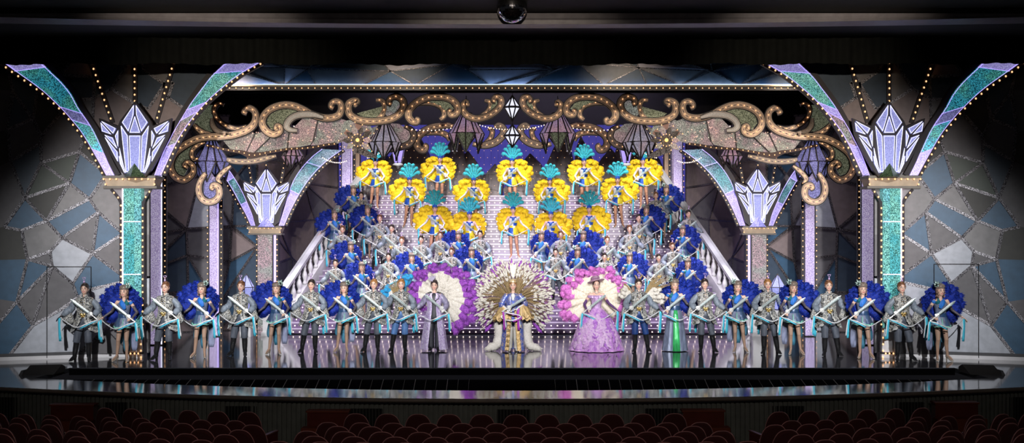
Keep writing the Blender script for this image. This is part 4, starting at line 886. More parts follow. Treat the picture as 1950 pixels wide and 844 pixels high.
# ================================================================== BODY
V3 = Vector
SHL, ELL, HDL = V3((-0.166, 0.0, 1.448)), V3((-0.315, 0.035, 1.225)), V3((-0.50, -0.07, 1.07))
SHR, ELR, HDR = V3((0.166, 0.0, 1.448)), V3((0.315, 0.03, 1.20)), V3((0.27, -0.17, 1.065))
def hand(mb, H, d, s, nrm, curl):
    d, s, nrm = d.normalized(), s.normalized(), nrm.normalized()
    M = Matrix((s, d, nrm)).transposed()
    mb.ball(H + d * 0.042, (0.039, 0.052, 0.018), 10, 8, 0, M)
    for i, L in enumerate((0.066, 0.076, 0.072, 0.058)):
        b = H + d * 0.080 + s * (i - 1.5) * 0.0205
        a1, a2 = rad(curl), rad(curl * 1.9)
        p = b + (d * math.cos(a1) + nrm * math.sin(a1)) * L * 0.55; q = p + (d * math.cos(a2) + nrm * math.sin(a2)) * L * 0.5
        mb.capsule(b, p, 0.0098, 0.0092, 6); mb.capsule(p, q, 0.0092, 0.0082, 6)
    b = H + d * 0.025 - s * 0.034; p = b + d * 0.03 - s * 0.022 + nrm * 0.014; q = p + d * 0.028 + nrm * 0.018
    mb.capsule(b, p, 0.0125, 0.011, 6); mb.capsule(p, q, 0.011, 0.009, 6)
HS = 1.13
def hs(mb):
    """stage-size heads: everything on the head grows about the upper neck"""
    mb.v = [(x * HS, y * HS, 1.655 + (z - 1.655) * HS) for x, y, z in mb.v]; return mb
def body(arms, legs, woman):
    mb = MB(); hw = 0.160 if woman else 0.166
    mb.ball((0, 0.0, 1.35), (0.140 if woman else 0.152, 0.10, 0.165)); mb.ball((0, 0.0, 1.15), (0.110 if woman else 0.125, 0.085, 0.17)); mb.ball((0, 0.01, 0.97), (0.158, 0.11, 0.13))
    if woman:
        for sx in (-1, 1): mb.ball((sx * 0.062, -0.075, 1.335), (0.058, 0.05, 0.055))
    mb.capsule((-hw + 0.02, 0, 1.440), (hw - 0.02, 0, 1.440), 0.047, 0.047); mb.capsule((-0.07, 0.01, 1.468), (0.07, 0.01, 1.468), 0.042, 0.042)
    mb.capsule((0, 0.012, 1.46), (0, 0.0, 1.60), 0.050 if woman else 0.055, 0.047)
    h = MB()
    h.ball((0, 0.004, 1.695), (0.073, 0.091, 0.108), 16, 12); h.ball((0, -0.020, 1.640), (0.054, 0.064, 0.062)); h.ball((0, -0.045, 1.605), (0.026, 0.03, 0.022))
    h.capsule((0, -0.086, 1.702), (0, -0.104, 1.668), 0.009, 0.013, 6)
    for sx in (-1, 1): h.ball((sx * 0.074, 0.008, 1.682), (0.010, 0.020, 0.031))
    mb.merge(hs(h))
    for S, E, H, cur in arms:
        mb.capsule(S, E, 0.047, 0.037); mb.capsule(E, H, 0.038, 0.026)
        d = H - E; s = V3((0, 0, 1)).cross(d); n = d.cross(s)
        if cur > 60: hand(mb, H, d + V3((0, -0.1, 0)), V3((0.6, 0.2, 0.75)), V3((-0.7, -0.5, 0.4)) if H.x > 0 else V3((0.7, -0.5, 0.4)), cur)
        else: hand(mb, H, d, V3((0, -1, 0.2)) if H.x < 0 else V3((0, 1, 0.2)), V3((0, -0.3, -1)), cur)
    for hp, kn, an, toe in legs:
        mb.capsule(hp, kn, 0.086, 0.054); c = kn.lerp(an, 0.30) + V3((0, 0.018, 0)); mb.capsule(kn, c, 0.052, 0.054); mb.capsule(c, an, 0.054, 0.033)
        mb.capsule(an, an + V3((0, 0.022, -0.03)), 0.031, 0.024); mb.capsule(an, an.lerp(toe, 0.72) + V3((0, 0, 0.008)), 0.031, 0.022); mb.capsule(an.lerp(toe, 0.72) + V3((0, 0, 0.008)), an.lerp(toe, 0.94) + V3((0, 0, 0.01)), 0.022, 0.014)
    return mb
LEGS_M = [(V3((-0.09, 0, 0.95)), V3((-0.165, -0.02, 0.53)), V3((-0.235, 0.02, 0.135)), V3((-0.30, -0.14, 0.03))), (V3((0.09, 0, 0.95)), V3((0.095, -0.03, 0.53)), V3((0.09, 0.02, 0.135)), V3((0.155, -0.135, 0.03)))]
LEGS_W = [(V3((-0.085, 0, 0.95)), V3((-0.125, -0.04, 0.53)), V3((-0.185, 0.02, 0.14)), V3((-0.245, -0.13, 0.03))), (V3((0.085, 0, 0.95)), V3((0.075, -0.03, 0.53)), V3((0.06, 0.03, 0.14)), V3((0.13, -0.11, 0.03)))]
LEGS_S = [(V3((-0.085, 0, 0.95)), V3((-0.09, -0.02, 0.53)), V3((-0.085, 0.02, 0.13)), V3((-0.12, -0.13, 0.03))), (V3((0.085, 0, 0.95)), V3((0.09, -0.02, 0.53)), V3((0.085, 0.02, 0.13)), V3((0.12, -0.13, 0.03)))]
ARMS = [(SHL, ELL, HDL, 22), (SHR, ELR, HDR, 72)]
def face(woman):
    mb = MB()
    for sx in (-1, 1):
        mb.ball((sx * 0.032, -0.0805, 1.700), (0.020, 0.008, 0.0105), 10, 6, 4); mb.ball((sx * 0.032, -0.0835, 1.6985), (0.0135, 0.0078, 0.0066), 10, 6, 5); mb.ball((sx * 0.032, -0.0885, 1.699), (0.0058, 0.004, 0.0058), 8, 6, 4)
        mb.tube([(sx * 0.016, -0.088, 1.722), (sx * 0.034, -0.084, 1.728), (sx * 0.052, -0.070, 1.722)], [0.003, 0.004, 0.002], 5, 4)
    mb.tube(catmull([(-0.027, -0.070, 1.643), (-0.014, -0.0815, 1.6365), (0, -0.0855, 1.634), (0.014, -0.0815, 1.6365), (0.027, -0.070, 1.643)], 3), [0.003, 0.005, 0.007, 0.008, 0.0085, 0.009, 0.0095, 0.009, 0.0085, 0.008, 0.007, 0.005, 0.003], 8, 3)
    mb.tube(catmull([(-0.016, -0.0865, 1.639), (0, -0.0935, 1.637), (0.016, -0.0865, 1.639)], 3), [0.001, 0.002, 0.003, 0.0032, 0.003, 0.002, 0.001], 6, 5)
    return mb
def make_body(name, arms, legs, woman, sd, mats, fn):
    mb = body(arms, legs, woman)
    if sd < 0: mb.mirror()
    me = remesh(mb, 0.0078, name, mats, 3); paint(me, fn)
    fb = hs(face(woman))
    if sd < 0: fb.mirror()
    import bmesh
    bm = bmesh.new(); bm.from_mesh(me); fm = fb.mesh('f', mats, True); bm.from_mesh(fm); bm.to_mesh(me); bm.free(); bpy.data.meshes.remove(fm)
    return me

# ================================================================== CLOTH, HAIR, FEATHERS
def shell(R, n=40, t0=None, wav=None, mat=0):
    """open or closed cloth tube of stacked ellipses (z, rx, ry[, cx, cy]); angle 0 is the front; t0(z) = half angle of a front opening"""
    out = []
    for i, r in enumerate(R):
        z, rx, ry = r[:3]; cx = r[3] if len(r) > 3 else 0; cy = r[4] if len(r) > 4 else 0
        a = t0(z) if t0 else 0.0; ring = []
        m = n + 1 if t0 else n
        for j in range(m):
            t = a + (2 * PI - 2 * a) * j / n; k = 1 + (wav(t, i / (len(R) - 1)) if wav else 0)
            ring.append((cx + rx * k * math.sin(t), cy - ry * k * math.cos(t), z + (r[5] * math.sin(5 * t + i) if len(r) > 5 else 0)))
        out.append(ring)
    return MB().rings(out, mat, False, not t0)
def sleeve(pts, radii, seg=14, mat=0, fold=0.08):
    mb = MB(); P = catmull(pts, 5); n = len(P); rr = [interp(list(zip(np.linspace(0, 1, len(radii)), radii)), i / (n - 1)) for i in range(n)]
    rr = [r * (1 + fold * math.sin(i * 2.3)) for i, r in enumerate(rr)]
    return mb.tube(P, rr, seg, mat)
def plume(mb, pts, w, th, mat, R, barbs=40, bl=0.06, up=(0, 1, 0), tipm=None, split=0.55, prof=((0, 0.25), (0.25, 0.8), (0.6, 1.0), (0.85, 0.85), (1, 0.25))):
    P = catmull(pts, 4); n = len(P); hb = 0.005; rr = [w * interp(prof, i / (n - 1)) * R.uniform(0.86, 1.14) for i in range(n)]
    b = len(mb.v); f0 = len(mb.f); split = split + R.uniform(-0.07, 0.07)
    mb.tube(P, rr, 7, mat, th / w, up)
    for i in range(b, len(mb.v)):
        x, y, z = mb.v[i]; mb.v[i] = (x + R.uniform(-1, 1) * w * 0.07, y + R.uniform(-1, 1) * th * 0.15, z + R.uniform(-1, 1) * w * 0.07)
    if tipm is not None:
        for q in range(len(mb.f) - f0): mb.m[f0 + q] = tipm if q >= 7 * int(split * (n - 1)) and q != 7 * (n - 1) else mat
    U = V3(up)
    for _ in range(barbs):
        i = R.randint(1, n - 1); t = (P[i] - P[i - 1]).normalized(); sgn = R.choice((-1, 1)); s = U.cross(t).normalized() * sgn
        o = P[i] + s * rr[i] * R.uniform(0.1, 0.95) - U * th * R.uniform(-0.4, 1.0) * 0.8; dr = (s * R.uniform(0.2, 0.8) + t * R.uniform(0.5, 1.3) - U * R.uniform(0.0, 0.5) + V3((0, 0, -0.25))).normalized()
        e = dr.orthogonal().normalized() * 0.005
        mm = tipm if tipm is not None and i >= split * (n - 1) else mat
        mb.add([o - e, o + e, o + dr * bl * R.uniform(0.5, 1.2)], [(0, 1, 2)], mm)
def fan(mb, c, angs, ltab, w, th, mat, seed, barbs=45, r0=0.08, droop=0.16, layers=2, tipm=None, split=0.55, ystep=0.05, fwd=0.05, bl=0.055):
    R = random.Random(seed); c = V3(c)
    for k in range(layers):
        for j, a in enumerate(angs):
            a = a + (angs[1] - angs[0]) * 0.5 * (k % 2) + R.uniform(-5, 5); L = interp(ltab, a) * (1 - 0.13 * k) * R.uniform(0.92, 1.04); d = V3((math.cos(rad(a)), 0, math.sin(rad(a))))
            o = c + V3((0, 0.03 - ystep * k, 0)); n = V3((d.x, 0, 0)) * 0.5 + V3((0, 0, -1))
            P = [o + d * r0, o + d * (L * 0.45), o + d * (L * 0.78), o + d * (L * 0.97) + n * L * droop * 0.35 + V3((0, -fwd, 0)), o + d * (L * 1.0) + n * L * droop + V3((0, -fwd * 2, 0))]
            plume(mb, P, w * R.uniform(0.9, 1.1), th, mat, R, barbs, bl, (0, 1, 0), tipm, split)
    return mb
def hair_cap(mat_short=True):
    mb = MB(); mb.ball((0, 0.022, 1.728), (0.0835, 0.098, 0.093), 18, 12); mb.ball((0.018, -0.035, 1.795), (0.052, 0.045, 0.026), 12, 8); mb.ball((0, 0.06, 1.66), (0.07, 0.055, 0.07), 12, 8)
    for sx in (-1, 1): mb.capsule((sx * 0.076, -0.02, 1.72), (sx * 0.073, -0.022, 1.675), 0.012, 0.006, 6)
    return mb
def curls(R):
    mb = MB(); mb.ball((0, 0.03, 1.70), (0.092, 0.088, 0.108), 16, 10)
    for sx in (-1, 1):
        for i in range(16): z = 1.735 - i * 0.0115; mb.ball((sx * (0.072 + 0.010 * math.sin(i * 1.1) + R.uniform(-0.004, 0.004)), R.uniform(-0.052, 0.02), z), (R.uniform(0.011, 0.016), 0.016, 0.013), 8, 5)
    for i in range(9): mb.ball((-0.045 + 0.011 * i, -0.062 + 0.003 * abs(i - 4), 1.752 + R.uniform(-0.004, 0.004)), 0.013, 8, 5)
    for i in range(14): mb.ball((R.uniform(-0.06, 0.06), 0.07 + R.uniform(-0.02, 0.01), 1.63 - i * 0.012), 0.026, 8, 6)
    return mb
def shoe(an, toe, sole_w, heel_h, boot_top=None, r_top=0.06):
    """closed shoe or boot: upper swept from ankle to toe, sole and block heel"""
    mb = MB(); an, toe = V3(an), V3(toe); back_ = an + V3((-(toe - an).x * 0.22, 0.045, 0)); back_.z = heel_h + 0.03
    d = V3((toe.x - back_.x, toe.y - back_.y, 0)).normalized(); s = V3((-d.y, d.x, 0)); L = (V3((toe.x, toe.y, 0)) - V3((back_.x, back_.y, 0))).length; R_ = []
    for t, w, h in ((0.0, 0.5, 0.9), (0.08, 0.8, 1.15), (0.3, 0.85, 1.35), (0.55, 0.95, 0.95), (0.8, 1.0, 0.65), (0.95, 0.75, 0.45), (1.03, 0.3, 0.25)):
        base = V3((back_.x, back_.y, 0)) + d * L * t; zb = heel_h * max(0.0, 1 - t / 0.62) ** 0.8 + 0.008; hh = 0.062 * h; ring = []
        for j in range(10):
            a = 2 * PI * j / 10; ring.append(base + s * sole_w * w * math.cos(a) + V3((0, 0, zb + hh * 0.5 + hh * 0.5 * math.sin(a))))
        R_.append(ring)
    mb.rings(R_)
    hb = V3((back_.x, back_.y, 0)) + d * L * 0.10
    mb.tube([hb + V3((0, 0, heel_h + 0.02)), hb + V3((0, 0, 0.0))], [sole_w * 0.75, sole_w * (0.62 if boot_top else 0.25)], 8)
    if boot_top: mb.tube(catmull([boot_top, boot_top.lerp(an, 0.35) + V3((0, 0.014, 0)), boot_top.lerp(an, 0.8), an + V3((0, 0.012, -0.01)), an + V3((0, 0.01, -0.05))], 4), [r_top * k for k in (1.06, 1.06, 1.05, 1.04, 1.02, 1.0, 0.97, 0.93, 0.88, 0.83, 0.8, 0.78, 0.78, 0.78, 0.78, 0.78, 0.78)], 12)
    return mb
def ribbon(pts, w, mat=0):
    P = catmull(pts, 5); mb = MB(); R = []
    for i, p in enumerate(P):
        t = (P[min(i + 1, len(P) - 1)] - P[max(i - 1, 0)]).normalized(); s = t.cross(V3((0, 1, 0))); s = s.normalized() if s.length > 1e-4 else V3((1, 0, 0))
        tw = 0.92 + 0.12 * math.sin(i * 0.9); o = V3((0, 0.002, 0)); R.append([p - s * w * tw, p + s * w * tw, p + s * w * tw + o, p - s * w * tw + o])
    return mb.rings(R)

# ================================================================== COSTUMES (posed for the left half; sd = -1 mirrors)
def fin(mb, nm, mats, sd, smooth=True):
    if sd < 0: mb.mirror()
    return mb.mesh(nm, mats, smooth)
def fold(k, amp, ph=0.0): return lambda t, u: amp * u * (math.sin(k * t + ph) + 0.5 * math.sin((k * 2 - 3) * t + 1.3 + ph))
def man(sd, hair=M_hairb, tr=M_trou, plume_kind=0):
    P = []
    b = make_body('body', ARMS, LEGS_M, False, sd, [M_skin, M_gblack, M_trou, M_lips, M_lash, M_eyew, M_boot], lambda x, y, z: np.where(z < 0.20, 6, np.where(z < 1.0, 2, np.where((np.abs(x) > 0.2) & (z < 1.16), 1, 0))))
    t0 = lambda z: 0.02 if z > 1.06 else 0.02 + 0.62 * (1.06 - z) / 0.36
    wv = fold(9, 0.055)
    mb = shell([(1.520, 0.080, 0.085, 0, 0.012), (1.505, 0.150, 0.105), (1.462, 0.215, 0.118), (1.42, 0.222, 0.125), (1.36, 0.200, 0.132), (1.28, 0.180, 0.134), (1.16, 0.165, 0.122), (1.08, 0.168, 0.125), (1.0, 0.195, 0.150), (0.90, 0.235, 0.180), (0.80, 0.275, 0.205), (0.70, 0.31, 0.225, 0, 0, 0.03)], 56, t0, wv)
    P.append(('tunic', fin(mb, 'tunic', M_camo, sd)))
    P.append(('collar', fin(shell([(1.485, 0.082, 0.078, 0, 0.01), (1.53, 0.074, 0.070, 0, 0.006), (1.565, 0.078, 0.074, 0, 0.004)], 24, lambda z: 0.25), 'collar', M_camo, sd)))
    P.append(('sleeve', fin(sleeve([SHL + V3((0.03, 0, 0)), SHL.lerp(ELL, 0.45) + V3((-0.02, 0, 0)), ELL, ELL.lerp(HDL, 0.5), HDL + V3((0.02, 0, 0.01))], [0.058, 0.072, 0.080, 0.086, 0.042]), 'sleeve', M_sleeve, sd)))
    P.append(('sleeve', fin(sleeve([SHR - V3((0.03, 0, 0)), SHR.lerp(ELR, 0.45) + V3((0.02, 0, 0)), ELR, ELR.lerp(HDR, 0.5), HDR + V3((0, 0.02, 0.01))], [0.058, 0.072, 0.080, 0.082, 0.042]), 'sleeve', M_sleeve, sd)))
    # hanging camouflage cuffs
    for E, H in ((ELL, HDL), (ELR, HDR)):
        m = E.lerp(H, 0.45); lo = m + V3((0.03 if H.x < 0 else 0.02, 0.06, -0.30))
        mb = MB().tube(catmull([m + V3((0, 0, 0.05)), m + V3((0, 0.01, -0.06)), lo.lerp(m, 0.4), lo], 4), [0.045, 0.075, 0.095, 0.11, 0.12, 0.125, 0.13, 0.13, 0.135, 0.14, 0.13, 0.10, 0.05], 12, 0, 0.45, (0, 1, 0)); P.append(('hanging_cuff', fin(mb, 'hanging_cuff', M_camo, sd)))
    mb = MB(); mb.merge(shell([(1.04, 0.145, 0.10), (0.96, 0.175, 0.125), (0.88, 0.165, 0.12), (0.82, 0.10, 0.08)], 20))
    for hp, kn, an, toe in LEGS_M: mb.tube(catmull([hp + V3((0, 0, -0.02)), hp.lerp(kn, 0.5), kn, kn.lerp(an, 0.17), kn.lerp(an, 0.24)], 4), [0.105, 0.105, 0.104, 0.10, 0.098, 0.095, 0.09, 0.085, 0.083, 0.082, 0.083, 0.085, 0.085, 0.083, 0.078, 0.07, 0.06], 14)
    P.append(('trousers', fin(mb, 'trousers', tr, sd)))
    for hp, kn, an, toe in LEGS_M: P.append(('boot', fin(shoe(an, toe, 0.047, 0.065, kn.lerp(an, 0.14), 0.066), 'boot', M_boot, sd)))
    P.append(('hair', fin(hs(hair_cap()), 'hair', hair, sd)))
    mb = MB(); q = V3((-0.01, 0.0, 1.815)); mb.lathe(q, [(0.02, 0), (0.022, 0.03), (0.012, 0.05)], 8)
    for a, c_ in ((V3((-0.035, 0, 0.115)), V3((0.035, 0, 0.115))), (V3((-0.035, 0, 0.115)), V3((0, 0, 0.05))), (V3((0.035, 0, 0.115)), V3((0, 0, 0.05)))): mb.tube([q + a, q + c_], 0.006, 5)
    P.append(('hair_ornament', fin(hs(mb), 'hair_ornament', M_lav, sd)))
    mb = MB(); mb.lathe((0, 0, 0), [(0.012, 0), (0.03, 0.01), (0.0, 0.02)], 8)
    mb = MB()
    for x, z, r in ((-0.035, 1.10, 0.036), (0.035, 1.10, 0.036), (0, 1.085, 0.03), (-0.02, 1.05, 0.024), (0.022, 1.052, 0.024)): mb.ball((x, -0.135, z), (r, 0.014, r), 8, 6)
    P.append(('belt_buckle', fin(mb, 'belt_buckle', M_gold, sd)))
    mb = MB()
    for i in range(5): mb.ball((0.035, -0.139 + 0.004 * abs(i - 2), 1.44 - 0.06 * i), 0.011, 6, 5); mb.ball((-0.035, -0.139 + 0.004 * abs(i - 2), 1.44 - 0.06 * i), 0.011, 6, 5)
    P.append(('button_row', fin(mb, 'button_row', M_gold, sd)))
    if plume_kind:
        R = random.Random(plume_kind); mb = MB()
        if plume_kind == 1:
            for a in range(15):
                an = rad(62 + a * 6.0); o = V3((-0.10, 0.14, 1.35)); d = V3((math.cos(an), 0, math.sin(an))); L = R.uniform(0.42, 0.62); mb.tube(catmull([o, o + d * L * 0.6, o + d * L + V3((0, -0.03, -0.04))], 4), [0.012, 0.012, 0.013, 0.014, 0.014, 0.012, 0.010, 0.007, 0.002], 5, 0)
            P.append(('quill_spray', fin(mb, 'quill_spray', M_pheas, sd)))
            mb = fan(MB(), (-0.12, 0.17, 1.32), [125, 145, 165, 185, 205], [(100, 0.40), (220, 0.46)], 0.08, 0.05, 0, 5, 50, tipm=1, split=0.45); P.append(('shoulder_plume', fin(mb, 'shoulder_plume', [M_fwhite, M_fcyan], sd)))
            mb = fan(MB(), (0.05, 0.16, 1.55), [60, 80, 100], [(50, 0.40), (120, 0.42)], 0.08, 0.05, 0, 6, 50); P.append(('back_plume', fin(mb, 'back_plume', M_fcyan, sd)))
        else:
            for cx_, a0, a1, lk in ((-0.10, 28, 62, 1.35), (0.08, 118, 146, 0.8)):
                for i in range(13):
                    an = rad(a0 + (a1 - a0) * i / 12); o = V3((-cx_, 0.14, 1.33)); d = V3((math.cos(an), 0, math.sin(an))); L = R.uniform(0.5, 0.72) * lk; mb.tube(catmull([o, o + d * L * 0.6, o + d * L + V3((0, -0.03, -0.06))], 4), [0.012, 0.012, 0.013, 0.014, 0.014, 0.012, 0.010, 0.007, 0.002], 5, 0)
            P.append(('quill_spray', fin(mb, 'quill_spray', M_pheas, 1)))
            mb = fan(MB(), (0.10, 0.18, 1.30), [0, 18, 36], [(-10, 0.52), (60, 0.50)], 0.08, 0.05, 0, 7, 50); P.append(('shoulder_plume', fin(mb, 'shoulder_plume', M_fwhite, 1))); mb = fan(MB(), (-0.10, 0.18, 1.38), [130, 150, 170], [(120, 0.35), (190, 0.36)], 0.08, 0.05, 0, 8, 50); P.append(('shoulder_plume', fin(mb, 'shoulder_plume', M_fwhite, 1)))
            mb = MB()
            for sx in (-1, 1): mb.tube(catmull([(sx * 0.03, 0, 1.80), (sx * 0.06, 0, 1.87), (sx * 0.09, 0, 1.90)], 4), [0.018, 0.02, 0.022, 0.022, 0.02, 0.016, 0.012, 0.008, 0.003], 6)
            P.append(('head_plume', fin(hs(mb), 'head_plume', M_pheas, 1)))
    return b, P
def woman(sd, gown=False, hair=M_hairl):
    P = []; R = random.Random(5)
    sk = 0 if gown else 2
    b = make_body('body', ARMS, LEGS_W, True, sd, [M_skin, M_gsheer, M_stock, M_lips, M_lash, M_eyew, M_shoe], lambda x, y, z: np.where(z < 0.05, 6, np.where(z < 1.0, np.where((np.abs(x) > 0.26) & (z > 0.6), 0, 2), np.where((np.abs(x) > 0.225) & (z < 1.36) & (z > 1.075) & ((np.abs(x) < 0.49) | (x * sd > 0)), 1, 0))))
    mb = shell([(1.43, 0.13, 0.10), (1.40, 0.158, 0.132), (1.34, 0.158, 0.142), (1.26, 0.142, 0.126), (1.16, 0.125, 0.104), (1.08, 0.135, 0.108)], 36); P.append(('bodice', fin(mb, 'bodice', M_dress, sd)))
    mb = MB(); mb.ball((0.178, -0.005, 1.432), (0.052, 0.062, 0.05), 12, 8); P.append(('cap_sleeve', fin(mb, 'cap_sleeve', M_scarf, sd)))
    P.append(('belt', fin(shell([(1.17, 0.132, 0.112), (1.15, 0.138, 0.118), (1.07, 0.148, 0.122), (1.05, 0.145, 0.120)], 30), 'belt', M_belt, sd)))
    if gown:
        mb = shell([(1.08, 0.140, 0.112), (0.95, 0.195, 0.15), (0.7, 0.235, 0.19), (0.35, 0.285, 0.24), (0.02, 0.33, 0.29)], 60, None, fold(11, 0.05)); P.append(('long_skirt', fin(mb, 'long_skirt', M_dress, sd)))
        mb = MB(); mb.rings([[(x * w, y, z) for x, y in ((-1, d), (-0.3, d - 0.01), (0.4, d - 0.008), (1, d), (1, d + 0.02), (-1, d + 0.02))] for z, w, d in ((1.06, 0.045, -0.135), (0.95, 0.055, -0.172), (0.7, 0.07, -0.215), (0.35, 0.085, -0.262), (0.02, 0.10, -0.312))]); P.append(('front_panel', fin(mb, 'front_panel', M_greensat, sd)))
    else:
        mb = shell([(1.09, 0.140, 0.112), (1.02, 0.175, 0.145), (0.93, 0.215, 0.185), (0.845, 0.248, 0.215, 0, 0, 0.015)], 60, None, fold(8, 0.06)); mb.m = [1 if sum(mb.v[j][0] for j in f) / len(f) < -0.03 else 0 for f in mb.f]; P.append(('skirt', fin(mb, 'skirt', [M_dress, M_steel], sd)))
        mb = shell([(0.872, 0.243, 0.211, 0, 0, 0.015), (0.842, 0.255, 0.222, 0, 0, 0.015)], 60, None, fold(8, 0.06)); 
        mb.tube([(0.05, -0.15, 1.04), (0.055, -0.20, 0.94), (0.065, -0.236, 0.86)], 0.012, 6); P.append(('skirt_trim', fin(mb, 'skirt_trim', M_trim, sd)))
        for k, (x0, x1, y, w, zz, m) in enumerate(((-0.12, -0.20, 0.17, 0.085, 0.42, M_tail), (0.0, -0.03, 0.20, 0.09, 0.22, M_tail), (0.12, 0.17, 0.18, 0.08, 0.25, M_tailg))):
            mb = MB().tube(catmull([(x0, y - 0.06, 1.08), (x0 * 1.2, y + 0.02, 0.9), (x1, y + 0.04, 0.6), (x1, y + 0.03, zz)], 4), [w * k_ for k_ in (0.5, 0.6, 0.7, 0.8, 0.9, 0.95, 1.0, 1.05, 1.1, 1.1, 1.1, 1.0, 0.7)], 10, 0, 0.16, (0, 1, 0)); P.append(('dress_tail', fin(mb, 'dress_tail', m, sd)))
        for hp, kn, an, toe in LEGS_W: P.append(('shoe', fin(shoe(an, toe, 0.038, 0.085), 'shoe', M_shoe, sd)))
    mb = MB().tube(catmull([(-0.07, 0.03, 1.50), (-0.055, -0.085, 1.475), (0.0, -0.135, 1.43), (0.05, -0.150, 1.37), (0.085, -0.142, 1.28)], 4), [0.04, 0.044, 0.048, 0.052, 0.056, 0.06, 0.064, 0.068, 0.07, 0.07, 0.07, 0.068, 0.064, 0.060, 0.052, 0.046, 0.030], 10, 0, 0.15, (0, 1, 0.1)); P.append(('scarf', fin(mb, 'scarf', M_scarf, sd)))
    mb = MB().tube(catmull([(0.075, 0.03, 1.50), (0.075, -0.07, 1.475), (0.11, -0.105, 1.42), (0.155, -0.06, 1.42)], 4), [0.02, 0.03, 0.035, 0.04, 0.045, 0.05, 0.055, 0.055, 0.055, 0.05, 0.045, 0.04, 0.03], 10, 0, 0.18, (0, 1, 0.2)); P.append(('collar_piece', fin(mb, 'collar_piece', M_tealc, sd)))
    P.append(('hair', fin(hs(curls(R)), 'hair', hair, sd)))
    mb = MB(); mb.ball((0, 0.018, 1.784), (0.102, 0.112, 0.072), 22, 14); mb.ball((0, 0.016, 1.755), (0.096, 0.104, 0.034), 20, 8); P.append(('sequin_cap', fin(hs(mb), 'sequin_cap', M_cap, sd)))
    mb = MB()
    for a, L in ((30, 0.12), (60, 0.14), (95, 0.11), (5, 0.09)):
        d = V3((math.cos(rad(a)), 0, math.sin(rad(a)))); o = V3((0.07, -0.03, 1.795)); s = V3((-d.z, 0, d.x)); mb.prism([o, o + d * L * 0.5 + s * 0.03, o + d * L, o + d * L * 0.5 - s * 0.03], (0, 0.008, 0))
    mb.ball((0.08, -0.05, 1.80), 0.02, 8, 6); P.append(('cap_ornament', fin(hs(mb), 'cap_ornament', plain('ornament_silver_green', (0.36, 0.50, 0.44), 0.3, 0.5, var=0.3, vscale=40), sd)))
    mb = fan(MB(), (-0.06, 0.20, 1.28), [-40 + 18 * i for i in range(15)], [(-50, 0.36), (0, 0.36), (45, 0.48), (90, 0.60), (135, 0.66), (180, 0.62), (225, 0.46)], 0.105, 0.040, 0, 9, 420, layers=3, bl=0.05, droop=0.04, fwd=0.012, ystep=0.04); mb.ball((-0.06, 0.21, 1.28), (0.28, 0.06, 0.32), 16, 10); P.append(('feather_fan', fin(mb, 'feather_fan', M_fblue, sd)))
    return b, P
